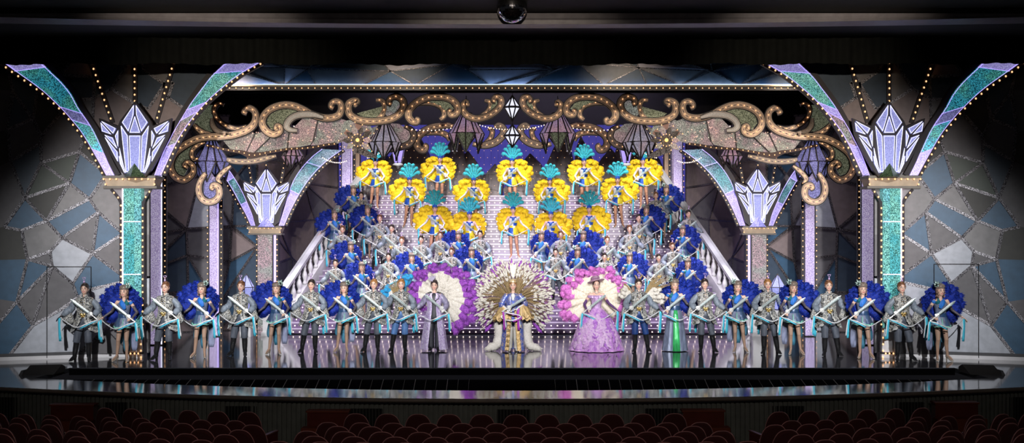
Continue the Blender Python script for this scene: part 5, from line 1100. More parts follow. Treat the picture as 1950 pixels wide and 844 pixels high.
def showgirl(sd):
    P = []
    b = make_body('body', ARMS, LEGS_W, True, sd, [M_skin, M_gwhite, M_tan, M_lips, M_lash, M_eyew, M_shoew], lambda x, y, z: np.where(z < 0.05, 6, np.where(z < 1.0, np.where((np.abs(x) > 0.26) & (z > 0.6), 1, 2), np.where((np.abs(x) > 0.235) & (z < 1.34), 1, 0))))
    mb = shell([(1.46, 0.10, 0.09), (1.42, 0.15, 0.125), (1.34, 0.158, 0.142), (1.26, 0.142, 0.126), (1.16, 0.125, 0.106), (1.06, 0.140, 0.112)], 36)
    for i, f in enumerate(mb.f):
        c = sum((V3(mb.v[j]) for j in f), V3()) / len(f); c.x *= 1
        mb.m[i] = 0 if c.z > 1.43 else 3 if abs(c.x + 0.01) < 0.05 and c.z > 1.26 else 1 if c.x > 0.06 and c.z < 1.33 else 2 if c.z > 1.2 else (1 if c.x < 0 else 2)
        if 1.17 < c.z < 1.24 and c.x > 0: mb.m[i] = 0
    if sd < 0: mb.v = [(x, y, z) for x, y, z in mb.v]
    P.append(('bodice', mb.mesh('bodice', [M_yblue, M_yyel, M_ywhite, M_ysky], True)))
    mb = MB(); mb.tube(catmull([(-0.10, -0.06, 1.47), (-0.03, -0.14, 1.42), (0.03, -0.155, 1.34)], 4), 0.022, 8, 0, 0.4, (0, 1, 0)); mb.tube(catmull([(0.10, -0.06, 1.47), (0.03, -0.145, 1.42), (-0.03, -0.16, 1.34)], 4), 0.022, 8, 0, 0.4, (0, 1, 0)); P.append(('sash', fin(mb, 'sash', M_yblue, sd)))
    for sx, m in ((-1, M_yblue), (1, M_yyel)):
        mb = MB(); lg = LEGS_W[0 if sx * sd < 0 else 1]; hp, kn = lg[0], lg[1]; hp = V3((hp.x * sd, hp.y, hp.z)); kn = V3((kn.x * sd, kn.y, kn.z))
        R = []
        for z, rx, ry in ((1.10, 0.135, 0.108), (1.05, 0.148, 0.118), (0.98, 0.172, 0.135), (0.90, 0.178, 0.14), (0.87, 0.176, 0.138)): R.append([(sx * rx * math.sin(PI * j / 12) if j not in (0, 12) else sx * 0.001, -ry * math.cos(PI * j / 12), z) for j in range(13)])
        mb.rings(R, 0, False, False); c = hp.lerp(kn, 0.25); mb.tube([V3((hp.x, 0, 0.93)), V3((c.x, 0, 0.86)), hp.lerp(kn, 0.34)], [0.098, 0.102, 0.104], 14)
        P.append(('shorts_half', mb.mesh('shorts_half', [m], True)))
    for hp, kn, an, toe in LEGS_W: P.append(('shoe', fin(shoe(an, toe, 0.038, 0.085), 'shoe', M_shoew, sd)))
    mb = MB(); mb.ball((0, 0.022, 1.722), (0.080, 0.095, 0.09), 16, 10); mb.ball((0, 0.09, 1.66), (0.045, 0.04, 0.045), 10, 8); P.append(('hair', fin(hs(mb), 'hair', M_hairb, sd)))
    mb = shell([(1.735, 0.081, 0.100), (1.765, 0.079, 0.094), (1.80, 0.06, 0.07, 0, 0.01)], 20); mb.prism([(-0.03, -0.095, 1.76), (0, -0.10, 1.735), (0.03, -0.095, 1.76), (0, -0.06, 1.87)], (0, 0.02, 0)); P.append(('headdress_band', fin(hs(mb), 'headdress_band', M_yblue, sd)))
    R = random.Random(3); mb = MB()
    for a, L in ((30, 0.36), (52, 0.40), (72, 0.42), (92, 0.43), (112, 0.42), (132, 0.38), (152, 0.36)):
        d = V3((math.cos(rad(a)) * 0.75, 0, math.sin(rad(a)))); o = V3((0, 0.03, 1.78)); n = V3((d.x * 0.8, -0.25, -0.35))
        plume(mb, [o, o + d * L * 0.45, o + d * L * 0.85, o + d * L * 1.05 + n * 0.05, o + d * L * 1.08 + n * 0.12], 0.062, 0.045, 0, R, 70, 0.045, prof=((0, 0.2), (0.3, 0.45), (0.65, 1.0), (0.85, 1.0), (1, 0.35)))
    P.append(('head_plume', fin(hs(mb), 'head_plume', M_fturq, sd)))
    for nm, a0, ltab in (('wing', 100, [(95, 0.52), (140, 0.64), (190, 0.64), (225, 0.50)]), ('wing', -45, [(-50, 0.44), (0, 0.46), (40, 0.52), (80, 0.50)])):
        mb = fan(MB(), (-0.05 if a0 > 0 else 0.05, 0.20, 1.28), [a0 + 19 * i for i in range(7)], ltab, 0.125, 0.075, 0, a0 + 60, 300, layers=2, bl=0.055, droop=0.14); mb.ball((-0.16 if a0 > 0 else 0.12, 0.19, 1.34), (0.22, 0.06, 0.26), 14, 8); P.append(('feather_wing', fin(mb, 'feather_wing', M_fyel, sd)))
    return b, P
def sword(sd, tip=V3((-0.235, -0.275, 1.475)), hil=V3((0.205, -0.222, 1.115)), h1=HDL + V3((-0.035, -0.03, -0.03)), ribs=(M_ribc, M_ribw)):
    """crystal sword with its ribbons; origin at the gripping hand"""
    P = []; d = (tip - hil).normalized(); L = (tip - hil).length; s = d.cross(V3((0, 1, 0))).normalized(); n = V3((0, 1, 0)); pom = hil - d * 0.20
    mb = MB(); w = 0.029
    pr = [(0, 0.8), (0.10, 1.0), (0.80, 1.12), (0.90, 0.8), (1.0, 0.04)]
    mb.rings([[hil + d * L * t + s * w * k, hil + d * L * t - n * 0.010 * k, hil + d * L * t - s * w * k, hil + d * L * t + n * 0.010 * k] for t, k in pr]); P.append(('blade', fin(mb, 'blade', M_blade, sd, False)))
    mb = MB()
    for q in (-1, 1): mb.tube([hil + d * 0.03 + s * q * w * 0.52 - n * 0.008, hil + d * L * 0.80 + s * q * w * 0.55 - n * 0.008, hil + d * L * 0.93 - n * 0.010], 0.0055, 4)
    P.append(('blade_inlay', fin(mb, 'blade_inlay', M_inlay, sd)))
    mb = MB(); mb.rings([[hil + d * t + s * k, hil + d * t - n * 0.022, hil + d * t - s * k, hil + d * t + n * 0.022] for t, k in ((-0.05, 0.018), (-0.03, 0.055), (0.0, 0.062), (0.035, 0.045), (0.06, 0.03))]); mb.tube([hil - d * 0.04, pom], [0.015, 0.017], 8); mb.ball(pom, 0.024, 8, 6); P.append(('hilt', fin(mb, 'hilt', M_hilt, sd, False)))
    e = pom + V3((0.02, -0.02, -0.01)); lo = V3((-0.06, -0.325, 0.82))
    P.append(('ribbon', fin(ribbon([e, V3((0.20, -0.30, 0.93)), lo, V3((-0.30, -0.27, 0.92)), h1], 0.013), 'ribbon', ribs[1], sd)))
    P.append(('ribbon', fin(ribbon([e, V3((0.22, -0.29, 0.90)), lo + V3((0.06, -0.006, -0.03))], 0.014), 'ribbon', ribs[0], sd)))
    P.append(('ribbon_tail', fin(ribbon([h1, h1 + V3((-0.005, -0.01, -0.2)), h1 + V3((0.015, 0.0, -0.56))], 0.030), 'ribbon_tail', ribs[0], sd)))
    P.append(('ribbon_tail', fin(ribbon([h1 + V3((0.02, 0.01, 0)), h1 + V3((0.02, 0, -0.2)), h1 + V3((0.05, 0.01, -0.50))], 0.017), 'ribbon_tail', ribs[1], sd)))
    P.append(('ribbon_tail', fin(ribbon([e, e + V3((0.02, -0.01, -0.2)), e + V3((0.03, 0.01, -0.46))], 0.024), 'ribbon_tail', ribs[0], sd)))
    P.append(('ribbon_tail', fin(ribbon([e + V3((0.012, 0.01, 0)), e + V3((0.05, 0, -0.2)), e + V3((0.07, 0.01, -0.40))], 0.016), 'ribbon_tail', ribs[1], sd)))
    return P

# ------------------------------------------------------------------ the three leads
ARMS_C = [(V3((-0.178, 0, 1.452)), V3((-0.29, -0.04, 1.20)), V3((-0.145, -0.22, 1.09)), 72), (V3((0.178, 0, 1.452)), V3((0.30, -0.03, 1.22)), V3((0.15, -0.20, 1.15)), 60)]
def lead_lilac():
    P = []
    b = make_body('body', ARMS, LEGS_S, False, 1, [M_skin, M_gwhite, M_dark, M_lips, M_lash, M_eyew, M_boot], lambda x, y, z: np.where(z < 0.20, 6, np.where(z < 1.0, 2, np.where((np.abs(x) > 0.2) & (z < 1.16), 1, 0))))
    t0 = lambda z: 0.30 if z > 1.1 else 0.30 + 0.12 * (1.1 - z)
    mb = shell([(1.50, 0.085, 0.085, 0, 0.012), (1.475, 0.15, 0.105), (1.445, 0.207, 0.12), (1.36, 0.208, 0.145), (1.2, 0.185, 0.135), (1.08, 0.182, 0.135), (0.9, 0.225, 0.17), (0.5, 0.29, 0.22), (0.05, 0.35, 0.27)], 56, t0, fold(8, 0.045)); P.append(('long_coat', fin(mb, 'long_coat', M_lilacb, 1)))
    mb = MB()
    for sx in (-1, 1):
        mb.prism([(sx * 0.03, -0.155, 1.30), (sx * 0.06, -0.12, 1.50), (sx * 0.10, -0.125, 1.47), (sx * 0.145, -0.15, 1.42), (sx * 0.11, -0.155, 1.40), (sx * 0.135, -0.16, 1.38)], (0, -0.012, 0))
    P.append(('lapel', fin(mb, 'lapel', M_lilacb, 1, False)))
    mb = MB()
    for sx in (-1, 1): mb.tube([(sx * 0.03, -0.172, 1.30), (sx * 0.135, -0.176, 1.38), (sx * 0.11, -0.172, 1.40), (sx * 0.145, -0.168, 1.42), (sx * 0.10, -0.142, 1.475)], 0.009, 6)
    for sx in (-1, 1): mb.capsule((sx * 0.10, 0.0, 1.50), (sx * 0.20, 0.0, 1.465), 0.035, 0.03)
    P.append(('black_piping', fin(mb, 'black_piping', M_gblack, 1)))
    mb = shell([(1.50, 0.07, 0.07, 0, 0.01), (1.44, 0.12, 0.12), (1.3, 0.14, 0.13), (1.1, 0.15, 0.115), (1.0, 0.165, 0.12)], 24); P.append(('waistcoat', fin(mb, 'waistcoat', M_dark, 1)))
    P.append(('sleeve', fin(sleeve([SHL + V3((0.03, 0, 0)), SHL.lerp(ELL, 0.5), ELL, ELL.lerp(HDL, 0.5), HDL], [0.075, 0.085, 0.075, 0.07, 0.042]), 'sleeve', M_lilsl, 1))); P.append(('sleeve', fin(sleeve([SHR - V3((0.03, 0, 0)), SHR.lerp(ELR, 0.5), ELR, ELR.lerp(HDR, 0.5), HDR], [0.075, 0.085, 0.075, 0.07, 0.042]), 'sleeve', M_lilsl, 1)))
    mb = MB(); mb.merge(shell([(1.04, 0.15, 0.11), (0.96, 0.165, 0.12), (0.86, 0.16, 0.115)], 20))
    for hp, kn, an, toe in LEGS_S: mb.tube([hp, kn, an + V3((0, 0, 0.02)), an + V3((0, 0, -0.06))], [0.098, 0.08, 0.075, 0.08], 14)
    P.append(('trousers', fin(mb, 'trousers', M_dark, 1)))
    for hp, kn, an, toe in LEGS_S: P.append(('shoe', fin(shoe(an, toe, 0.044, 0.055), 'shoe', M_boot, 1)))
    P.append(('hair', fin(hs(hair_cap()), 'hair', M_hairb, 1)))
    R = random.Random(2); mb = MB()
    for a in (70, 95, 120, 145): d = V3((math.cos(rad(a)), 0, math.sin(rad(a)))); o = V3((-0.03, -0.04, 1.78)); plume(mb, [o, o + d * 0.07, o + d * 0.14], 0.022, 0.014, 0, R, 12, 0.03)
    P.append(('hair_ornament', fin(hs(mb), 'hair_ornament', plain('grey_lilac_plume', (0.42, 0.38, 0.50), 0.6), 1)))
    tab = [(-60, 1.02), (-35, 0.95), (0, 0.86), (45, 0.90), (90, 0.90), (135, 0.90), (180, 0.80), (205, 0.62), (230, 0.5)]
    mb = fan(MB(), (0.16, 0.24, 1.40), [-62 + 14.5 * i for i in range(20)], tab, 0.115, 0.07, 0, 31, 380, tipm=1, split=0.58, layers=2, bl=0.065, droop=0.10); mb.ball((0.12, 0.27, 1.36), (0.42, 0.05, 0.42), 16, 10)
    P.append(('feather_fan', fin(mb, 'feather_fan', [M_fwhite, M_fpurp], 1)))
    return b, P
def lead_lady():
    P = []
    b = make_body('body', ARMS, LEGS_S, True, -1, [M_skin, M_gpurp, M_stock, M_lips, M_lash, M_eyew, M_shoe], lambda x, y, z: np.where(z < 0.05, 6, np.where(z < 1.0, 2, np.where((np.abs(x) > 0.24) & (z < 1.32), 1, 0))))
    mb = shell([(1.40, 0.160, 0.135), (1.34, 0.160, 0.144), (1.26, 0.140, 0.126), (1.16, 0.122, 0.104), (1.08, 0.135, 0.110)], 36); P.append(('bodice', fin(mb, 'bodice', M_bodice, 1)))
    mb = shell([(1.435, 0.205, 0.13), (1.40, 0.235, 0.165), (1.36, 0.21, 0.16)], 60, None, lambda t, u: 0.07 * math.sin(17 * t)); P.append(('off_shoulder_ruffle', fin(mb, 'off_shoulder_ruffle', M_bodice, 1)))
    R = random.Random(8); wv = lambda t, u: u * (0.05 * math.sin(13 * t) + 0.03 * math.sin(29 * t + 5 * u)) + 0.02 * math.sin(21 * t + 9 * u)
    mb = shell([(1.10, 0.135, 0.11), (1.04, 0.20, 0.17), (0.95, 0.28, 0.24), (0.80, 0.37, 0.32), (0.6, 0.47, 0.40), (0.4, 0.55, 0.47), (0.2, 0.63, 0.53), (0.015, 0.70, 0.58)], 110, None, wv); P.append(('gown_skirt', fin(mb, 'gown_skirt', M_gown, 1)))
    mb = MB()
    for q in range(34):
        t = -1.75 + 3.5 * q / 33 + R.uniform(-0.05, 0.05); z0 = R.uniform(0.55, 1.02); z1 = R.uniform(0.05, 0.45); pts = []
        for i in range(7):
            z = z0 + (z1 - z0) * i / 6; rx = interp([(0, 0.71), (0.2, 0.64), (0.4, 0.56), (0.6, 0.48), (0.8, 0.38), (0.95, 0.29), (1.04, 0.21)], z); tt = t + 0.10 * math.sin(i * 1.9 + q); pts.append(V3((rx * math.sin(tt), -rx * 0.85 * math.cos(tt), z)))
        n = V3((math.sin(t), -math.cos(t), 0.2)); w = R.uniform(0.05, 0.085)
        mb.tube(catmull(pts, 4), [w * (1 + 0.35 * math.sin(i * 2.4 + q)) * min(1, 0.3 + i * 0.25, 0.3 + (24 - i) * 0.25) for i in range(25)], 10, R.choice((0, 1, 2, 2)), 0.30, n)
    P.append(('gown_ruffle', fin(mb, 'gown_ruffle', [feather('rose_tulle', (0.50, 0.22, 0.60), (0.76, 0.48, 0.78), 14, 0.1), feather('violet_tulle', (0.34, 0.08, 0.54), (0.60, 0.28, 0.72), 14, 0.1), feather('pale_tulle', (0.56, 0.30, 0.64), (0.82, 0.60, 0.82), 14, 0.1)], 1)))
    mb = MB(); mb.ball((0, 0.03, 1.715), (0.088, 0.098, 0.10), 16, 10); mb.ball((0, 0.07, 1.62), (0.06, 0.04, 0.07), 10, 8)
    P.append(('hair', fin(hs(mb), 'hair', M_hairb, 1)))
    M = Matrix.Rotation(rad(-12), 3, 'Y') @ Matrix.Rotation(rad(-14), 3, 'X'); mb = MB(); mb.lathe((0, 0, 0), [(0.005, 0.125), (0.075, 0.12), (0.10, 0.10), (0.105, 0.03), (0.12, 0.005), (0.17, -0.012), (0.205, 0.0), (0.20, 0.008), (0.15, 0.0), (0.09, 0.0)], 28); mb.v = [tuple(M @ V3(v) + V3((-0.015, 0.0, 1.775))) for v in mb.v]; P.append(('wide_hat', fin(hs(mb), 'wide_hat', M_hat, 1)))
    mb = MB(); [mb.ball(tuple(M @ V3((0.107 * math.sin(t), -0.107 * math.cos(t), 0.045)) + V3((-0.015, 0, 1.775))), (0.026, 0.02, 0.022), 8, 6) for t in (-0.7, -0.35, 0.0, 0.35, 0.7)]; P.append(('hat_flower', fin(hs(mb), 'hat_flower', plain('mauve_dark', (0.26, 0.13, 0.22), 0.5), 1)))
    mb = MB(); mb.tube(catmull([(-0.05, -0.01, 1.53), (-0.035, -0.075, 1.50), (0, -0.10, 1.48), (0.035, -0.075, 1.50), (0.05, -0.01, 1.53)], 4), 0.008, 6); P.append(('necklace', fin(mb, 'necklace', M_hilt, 1)))
    tab = [(-50, 0.92), (0, 0.86), (90, 0.84), (180, 0.90), (230, 0.98)]
    mb = fan(MB(), (0.02, 0.26, 1.36), [-46 + 14.5 * i for i in range(19)], tab, 0.115, 0.07, 0, 41, 380, tipm=1, split=0.62, layers=2, bl=0.065, droop=0.10); mb.ball((0, 0.28, 1.34), (0.4, 0.05, 0.42), 16, 10); P.append(('feather_fan', fin(mb, 'feather_fan', [M_fcream, M_fpink], 1)))
    return b, P
def lead_gold():
    P = []
    b = make_body('body', ARMS_C, LEGS_S, False, 1, [M_skin, M_gwhite, M_pearl, M_lips, M_lash, M_eyew, M_pearl], lambda x, y, z: np.where(z < 0.20, 6, np.where(z < 1.0, 2, np.where((y < -0.12) & (z < 1.25), 1, 0))))
    t0 = lambda z: 0.28 if z > 1.12 else 0.28 + 0.42 * (1.12 - z)
    mb = shell([(1.50, 0.085, 0.085, 0, 0.012), (1.475, 0.15, 0.105), (1.445, 0.207, 0.12), (1.36, 0.208, 0.145), (1.2, 0.18, 0.135), (1.08, 0.18, 0.14), (0.9, 0.23, 0.18), (0.5, 0.27, 0.21), (0.04, 0.30, 0.24)], 56, t0, fold(8, 0.05)); P.append(('long_coat', fin(mb, 'long_coat', M_bluegold, 1)))
    mb = MB()
    for sx in (-1, 1): mb.rings([[(sx * (0.075 + 0.028 * u / 10 + dx), -0.165 - 0.012 * u / 10 + 0.022 * math.sin(u * 1.7 + dx * 40), 1.10 - 1.06 * u / 30) for dx in (-0.05, -0.025, 0.0, 0.025, 0.05, 0.05, -0.05)] for u in range(31)])
    P.append(('gold_edging', fin(mb, 'gold_edging', M_goldruf, 1)))
    P.append(('waistcoat', fin(shell([(1.50, 0.07, 0.07, 0, 0.01), (1.44, 0.12, 0.12), (1.3, 0.14, 0.135), (1.1, 0.15, 0.12), (0.92, 0.17, 0.14), (0.78, 0.10, 0.14)], 24), 'waistcoat', M_bluegold, 1)))
    for S, E, H, c in ARMS_C:
        sx = -1 if S.x < 0 else 1
        P.append(('sleeve', fin(sleeve([S - V3((sx * 0.03, 0, 0)), S.lerp(E, 0.5), E, E.lerp(H, 0.3)], [0.078, 0.09, 0.085, 0.07]), 'sleeve', M_bluegold, 1)))
        mb = MB()
        for k in range(3):
            R = []; m = E.lerp(H, 0.15 + 0.22 * k); dr = V3((sx * 0.22, 0.03, -1)).normalized()
            for q in range(6):
                u = q / 5; c0 = m + dr * (0.38 - 0.05 * k) * u; r = 0.06 + 0.10 * u; R.append([c0 + V3((r * (1 + 0.24 * u * math.sin(9 * a + k)) * math.cos(a), r * 0.8 * (1 + 0.24 * u * math.sin(9 * a + k)) * math.sin(a), 0.05 * u * math.sin(5 * a + 2 * k))) for a in [2 * PI * j / 28 for j in range(28)]])
            mb.rings(R, 0, False)
        P.append(('ruffled_cuff', fin(mb, 'ruffled_cuff', M_goldruf, 1)))
    mb = MB(); mb.ball((0, -0.13, 1.43), (0.055, 0.03, 0.07), 10, 8); mb.ball((0, -0.145, 1.36), (0.035, 0.02, 0.05), 10, 8); P.append(('jabot', fin(mb, 'jabot', M_gwhite, 1)))
    for hp, kn, an, toe in LEGS_S: P.append(('boot', fin(shoe(an, toe, 0.044, 0.055, hp.lerp(kn, 0.75), 0.085), 'boot', M_pearl, 1)))
    P.append(('hair', fin(hs(hair_cap()), 'hair', M_hairg, 1)))
    mb = shell([(1.765, 0.082, 0.098, 0, 0.01), (1.79, 0.086, 0.10, 0, 0.012), (1.822, 0.080, 0.090, 0, 0.02), (1.84, 0.04, 0.045, 0, 0.02)], 24, None, lambda t, u: 0.08 * u * math.sin(9 * t)); P.append(('crown_cap', fin(hs(mb), 'crown_cap', plain('pale_gold', (0.78, 0.62, 0.36), 0.35, 0.4), 1)))
    R = random.Random(12); mb = MB()
    for a in (80, 90, 100): d = V3((math.cos(rad(a)), 0, math.sin(rad(a)))); o = V3((0, 0.02, 1.85)); plume(mb, [o, o + d * 0.16, o + d * 0.34], 0.04, 0.03, 0, R, 30, 0.04)
    P.append(('crown_plume', fin(hs(mb), 'crown_plume', M_fcream, 1)))
    # giant back piece
    q, tf, pp = MB(), MB(), MB(); c = V3((0, 0.30, 1.30))
    for i in range(470):
        a = rad(-42 + 264 * R.random()); lay = R.random(); L = (0.72 + 0.42 * lay) * (1.0 if math.sin(a) > 0 else 0.93) * R.uniform(0.94, 1.04); d = V3((math.cos(a), 0, math.sin(a))); y = V3((0, -0.10 + 0.20 * lay + R.uniform(-0.03, 0.03), 0)); dp = V3((0, 0, -0.10 * L * abs(math.cos(a))))
        q.tube(catmull([c + y + d * 0.12, c + y + d * L * 0.6, c + y + d * L + dp], 3), [0.007, 0.0075, 0.0075, 0.007, 0.0065, 0.006, 0.004], 4)
        for f in ((1.0, 0.80) if R.random() < 0.4 else (1.0,)):
            o = c + y + d * L * f + dp * f - V3((0, 0.012, 0)); g = R.uniform(0.55, 0.95)
            plume(tf, [o - d * 0.06 * g, o, o + d * 0.05 * g + V3((0, 0, -0.012))], 0.026 * g, 0.022, 0, R, 26, 0.026)
    for i in range(52):
        a = rad(-48 + 276 * i / 51); d = V3((math.cos(a), 0, math.sin(a))); L = R.uniform(1.0, 1.12); o = c + V3((0, 0.13, 0)); plume(pp, [o + d * L * 0.62, o + d * L * 0.85, o + d * L + V3((0, 0, -0.03))], 0.06, 0.03, 0, R, 16, 0.05)
    P.append(('quill_fan', fin(q, 'quill_fan', M_pheas, 1))); P.append(('feather_tuft', fin(tf, 'feather_tuft', M_fwhite, 1))); P.append(('feather_backing', fin(pp, 'feather_backing', M_fpurp, 1)))
    for sx in (-1, 1):
        mb = MB(); w = [(sx * 0.30, 0.16, 1.15), (sx * 0.38, 0.16, 0.8), (sx * 0.36, 0.16, 0.45), (sx * 0.42, 0.14, 0.16), (sx * 0.56, 0.08, 0.10), (sx * 0.72, 0.04, 0.05)]
        plume(mb, w, 0.12, 0.09, 0, R, 300, 0.05, (0, 1, 0), prof=((0, 0.5), (0.2, 1), (0.75, 1), (0.9, 0.7), (1, 0.3)))
        w = [(sx * 0.16, 0.18, 1.0), (sx * 0.20, 0.18, 0.6), (sx * 0.20, 0.16, 0.10)]; plume(mb, w, 0.08, 0.07, 0, R, 120, 0.05); mb.v = [(x, y, max(z, 0.006)) for x, y, z in mb.v]
        P.append(('fur_stole', fin(mb, 'fur_stole', M_fur, 1)))
    return b, P
# ================================================================== PLACING THE CAST
SWP = {}
SUB = {'blade_inlay': 'blade', 'ribbon_tail': 'ribbon', 'hair_ornament': 'hair', 'cap_ornament': 'sequin_cap', 'button_row': 'tunic', 'belt_buckle': 'tunic', 'skirt_trim': 'skirt', 'hat_flower': 'wide_hat', 'crown_plume': 'crown_cap', 'piping': 'backrest',
       'lapel': 'long_coat', 'black_piping': 'long_coat', 'gold_edging': 'long_coat', 'gown_ruffle': 'gown_skirt', 'front_panel': 'long_skirt', 'sash': 'bodice', 'off_shoulder_ruffle': 'bodice', 'feather_tuft': 'quill_fan'}
def nest(P, o):
    """parts under their thing, sub-parts under their part"""
    made = {}
    for nm, me in sorted(P, key=lambda e: e[0] in SUB):
        c = put(nm, me, made.get(SUB.get(nm), o)); made.setdefault(nm, c)
def cast(proto, loc, label, group, rz=0.0, sc=1.0, wide=1.0):
    b, P = proto
    o = put('person', b, None, loc); o.rotation_euler = (0, 0, rad(rz)); o.scale = (sc * wide, sc * wide, sc)
    tag(o, label, 'person', group)
    nest(P, o)
    return o
def arm_sword(key, loc, label, rz=0.0, sc=1.0, wide=1.0):
    P, at = SWP[key]
    o = thing('crystal_sword', label, 'sword', loc, 'crystal swords with ribbons'); R = Matrix.Rotation(rad(rz), 3, 'Z')
    h = R @ V3((at.x * sc * wide, at.y * sc * wide, at.z * sc)); o.location = V3(loc) + h; o.rotation_euler = (0, 0, rad(rz)); o.scale = (sc * wide, sc * wide, sc)
    nest(P, o)
def reg(key, P, at):
    for nm, me in P: me.transform(Matrix.Translation(-at))
    SWP[key] = (P, at)
for sd in (1, -1): reg(sd, sword(sd), V3((HDR.x * sd, HDR.y, HDR.z)))
reg('gold', sword(1, V3((0.33, -0.30, 1.41)), V3((-0.10, -0.29, 1.15)), V3((0.13, -0.26, 1.13)), (M_ribp, M_ribw)), ARMS_C[0][2])
MAN = {1: man(1), -1: man(-1)}; WOM = {1: woman(1), -1: woman(-1)}; SHOW = {1: showgirl(1), -1: showgirl(-1)}
def rehair(pr, mat):
    b, P = pr; out = []
    for nm, me in P:
        if nm == 'hair': me = me.copy(); me.materials[0] = mat
        out.append((nm, me))
    return b, out
MANN = {k: rehair(v, M_hairn) for k, v in MAN.items()}; MANG = {k: rehair(v, M_hairg) for k, v in MAN.items()}
ordn = ['first', 'second', 'third', 'fourth', 'fifth', 'sixth', 'seventh', 'eighth', 'ninth', 'tenth', 'eleventh', 'twelfth']
def at_front(px, fy): D = 5900.0 / (fy - HY); return V3(((px - CX) * D / F, D, 0.0))
R = random.Random(77)
FR_M = [(161, 688, 1, 'at the left end of the front row', 'b'), (315, 686, 1, 'beside the left violet column', 'n'), (459, 678, 1, 'left of the rear left column', 'n'), (593, 672, 1, 'at the left stair foot', 'b'), (712, 670, 1, 'third from the lilac coat', 'g'),
        (1342, 671, -1, 'at the right stair foot', 'b'), (1462, 674, -1, 'beside the right crystal lantern', 'g'), (1578, 678, -1, 'between the right violet columns', 'n'), (1717, 687, -1, 'before the right teal column', 'n')]
FR_W = [(236, 689, 1, 'before the left teal column'), (384, 682, 1, 'between the left violet columns'), (526, 675, 1, 'before the left crystal lantern'), (655, 671, 1, 'fourth from the lilac coat'),
        (1405, 671, -1, 'before the right balustrade'), (1511, 676, -1, 'beside the right lilac column'), (1643, 683, -1, 'between the right violet and teal columns'), (1791, 688, -1, 'at the right end, before the patterned wall')]
for px, fy, sd, wh, h in FR_M:
    p = at_front(px, fy); rz = R.uniform(-7, 7); s = R.uniform(1.0, 1.03); pr = {'b': MAN, 'n': MANN, 'g': MANG}[h][sd]
    hc = {'b': 'black', 'n': 'brown', 'g': 'golden'}[h]
    cast(pr, p, 'performer in silver camouflage tunic, %s' % wh, 'camouflage performers', rz, s); arm_sword(sd, p, 'crystal sword of camouflage performer %s' % wh, rz, s)
for px, fy, sd, wh in FR_W:
    p = at_front(px, fy); rz = R.uniform(-6, 6); s = R.uniform(0.96, 0.99)
    cast(WOM[sd], p, 'performer in grey blue dress, blue fan, %s' % wh, 'blue fan performers', rz, s); arm_sword(sd, p, 'crystal sword of the blue fan performer %s' % wh, rz, s)
for px, fy, sd, pk, tr, lab, sl in ((764, 670, 1, 1, M_denim, 'person in camouflage tunic and blue trousers with sky blue shoulder plumes', 'crystal sword of the performer with sky blue plumes'), (1216, 670, -1, 2, M_navy, 'person in camouflage tunic with pheasant quills and white plumes at both shoulders', 'crystal sword of the performer with pheasant quills')):
    p = at_front(px, fy); cast(man(sd, M_hairg if pk == 1 else M_hairb, tr, pk), p, lab, 'camouflage performers', 0, 1.02); arm_sword(sd, p, sl, 0, 1.02)
p = at_front(1285, 668.5); cast(woman(-1, True), p, 'person in long grey gown with green front panel and blue feather fan', 'blue fan performers', 0, 1.0); arm_sword(-1, p, 'crystal sword of the performer in the green panelled gown', 0, 1.0)
p = at_front(827, 668.5); cast(lead_lilac(), p, 'person in long lilac coat before a white and purple fan', 'leading performers', 0, 1.0); arm_sword(1, p, 'crystal sword of the performer in the lilac coat')
p = at_front(977, 669.5); cast(lead_gold(), p, 'person in blue and gold coat before the giant pheasant feather fan', 'leading performers', 0, 1.0); arm_sword('gold', p, 'crystal sword with magenta ribbons held by the central performer')
p = at_front(1136, 667.5); cast(lead_lady(), p, 'person in purple ball gown and mauve hat before a pink feather fan', 'leading performers', 0, 1.0); arm_sword(-1, p, 'crystal sword of the performer in the purple gown')
# ---- on the staircase: head position gives the step
def on_stair(px, hy):
    D = (CH - 1.69 + SD0 * RI / TR) / (RI / TR - (HY - hy) / F)
    k = max(0, min(NS - 1, int(math.floor((D - SD0) / TR)))); D = SD0 + TR * (k + 0.62); z = RI * (k + 1)
    hz = CH + (HY - hy) * D / F
    return V3(((px - CX) * D / F, D, z)), max(0.95, min(1.06, (hz - z) / 1.69))
ST_M = [(688, 377, 1), (723, 417, 1), (746, 436, 1), (765, 459, 1), (802, 457, 1), (838, 449, 1), (914, 447, 1), (860, 480, 1), (740, 490, 1), (652, 438, 1), (639, 502, 1),
        (1249, 375, -1), (1216, 416, -1), (1199, 437, -1), (1311, 408, -1), (1280, 470, -1), (1254, 495, -1), (1156, 458, -1), (1151, 490, -1), (1068, 448, -1), (1058, 482, -1)]
ST_W = [(673, 363, 1), (637, 410, 1), (700, 403, 1), (668, 474, 1), (689, 510, 1), (784, 494, 1), (873, 451, 1), (898, 485, 1), (1269, 362, -1), (1231, 404, -1), (1300, 443, -1), (1199, 497, -1), (1310, 503, -1), (1111, 451, -1), (1100, 483, -1), (1031, 454, -1)]
def side_rank(L):
    out = {}
    for sd in (1, -1):
        q = sorted([e for e in L if e[2] == sd], key=lambda e: e[1])
        for i, e in enumerate(q): out[e] = (ordn[i], 'left' if sd > 0 else 'right')
    return out
rk = side_rank(ST_M)
for i, e in enumerate(ST_M):
    p, s = on_stair(e[0], e[1]); n, side = rk[e]; rz = R.uniform(-8, 8)
    cast((MAN, MANN)[i % 2][e[2]], p, '%s camouflage performer from the top on the %s side of the stairs' % (n, side), 'camouflage performers', rz, s, 0.95); arm_sword(e[2], p, 'crystal sword of the %s camouflage performer from the top, %s stairs' % (n, side), rz, s, 0.95)
rk = side_rank(ST_W)
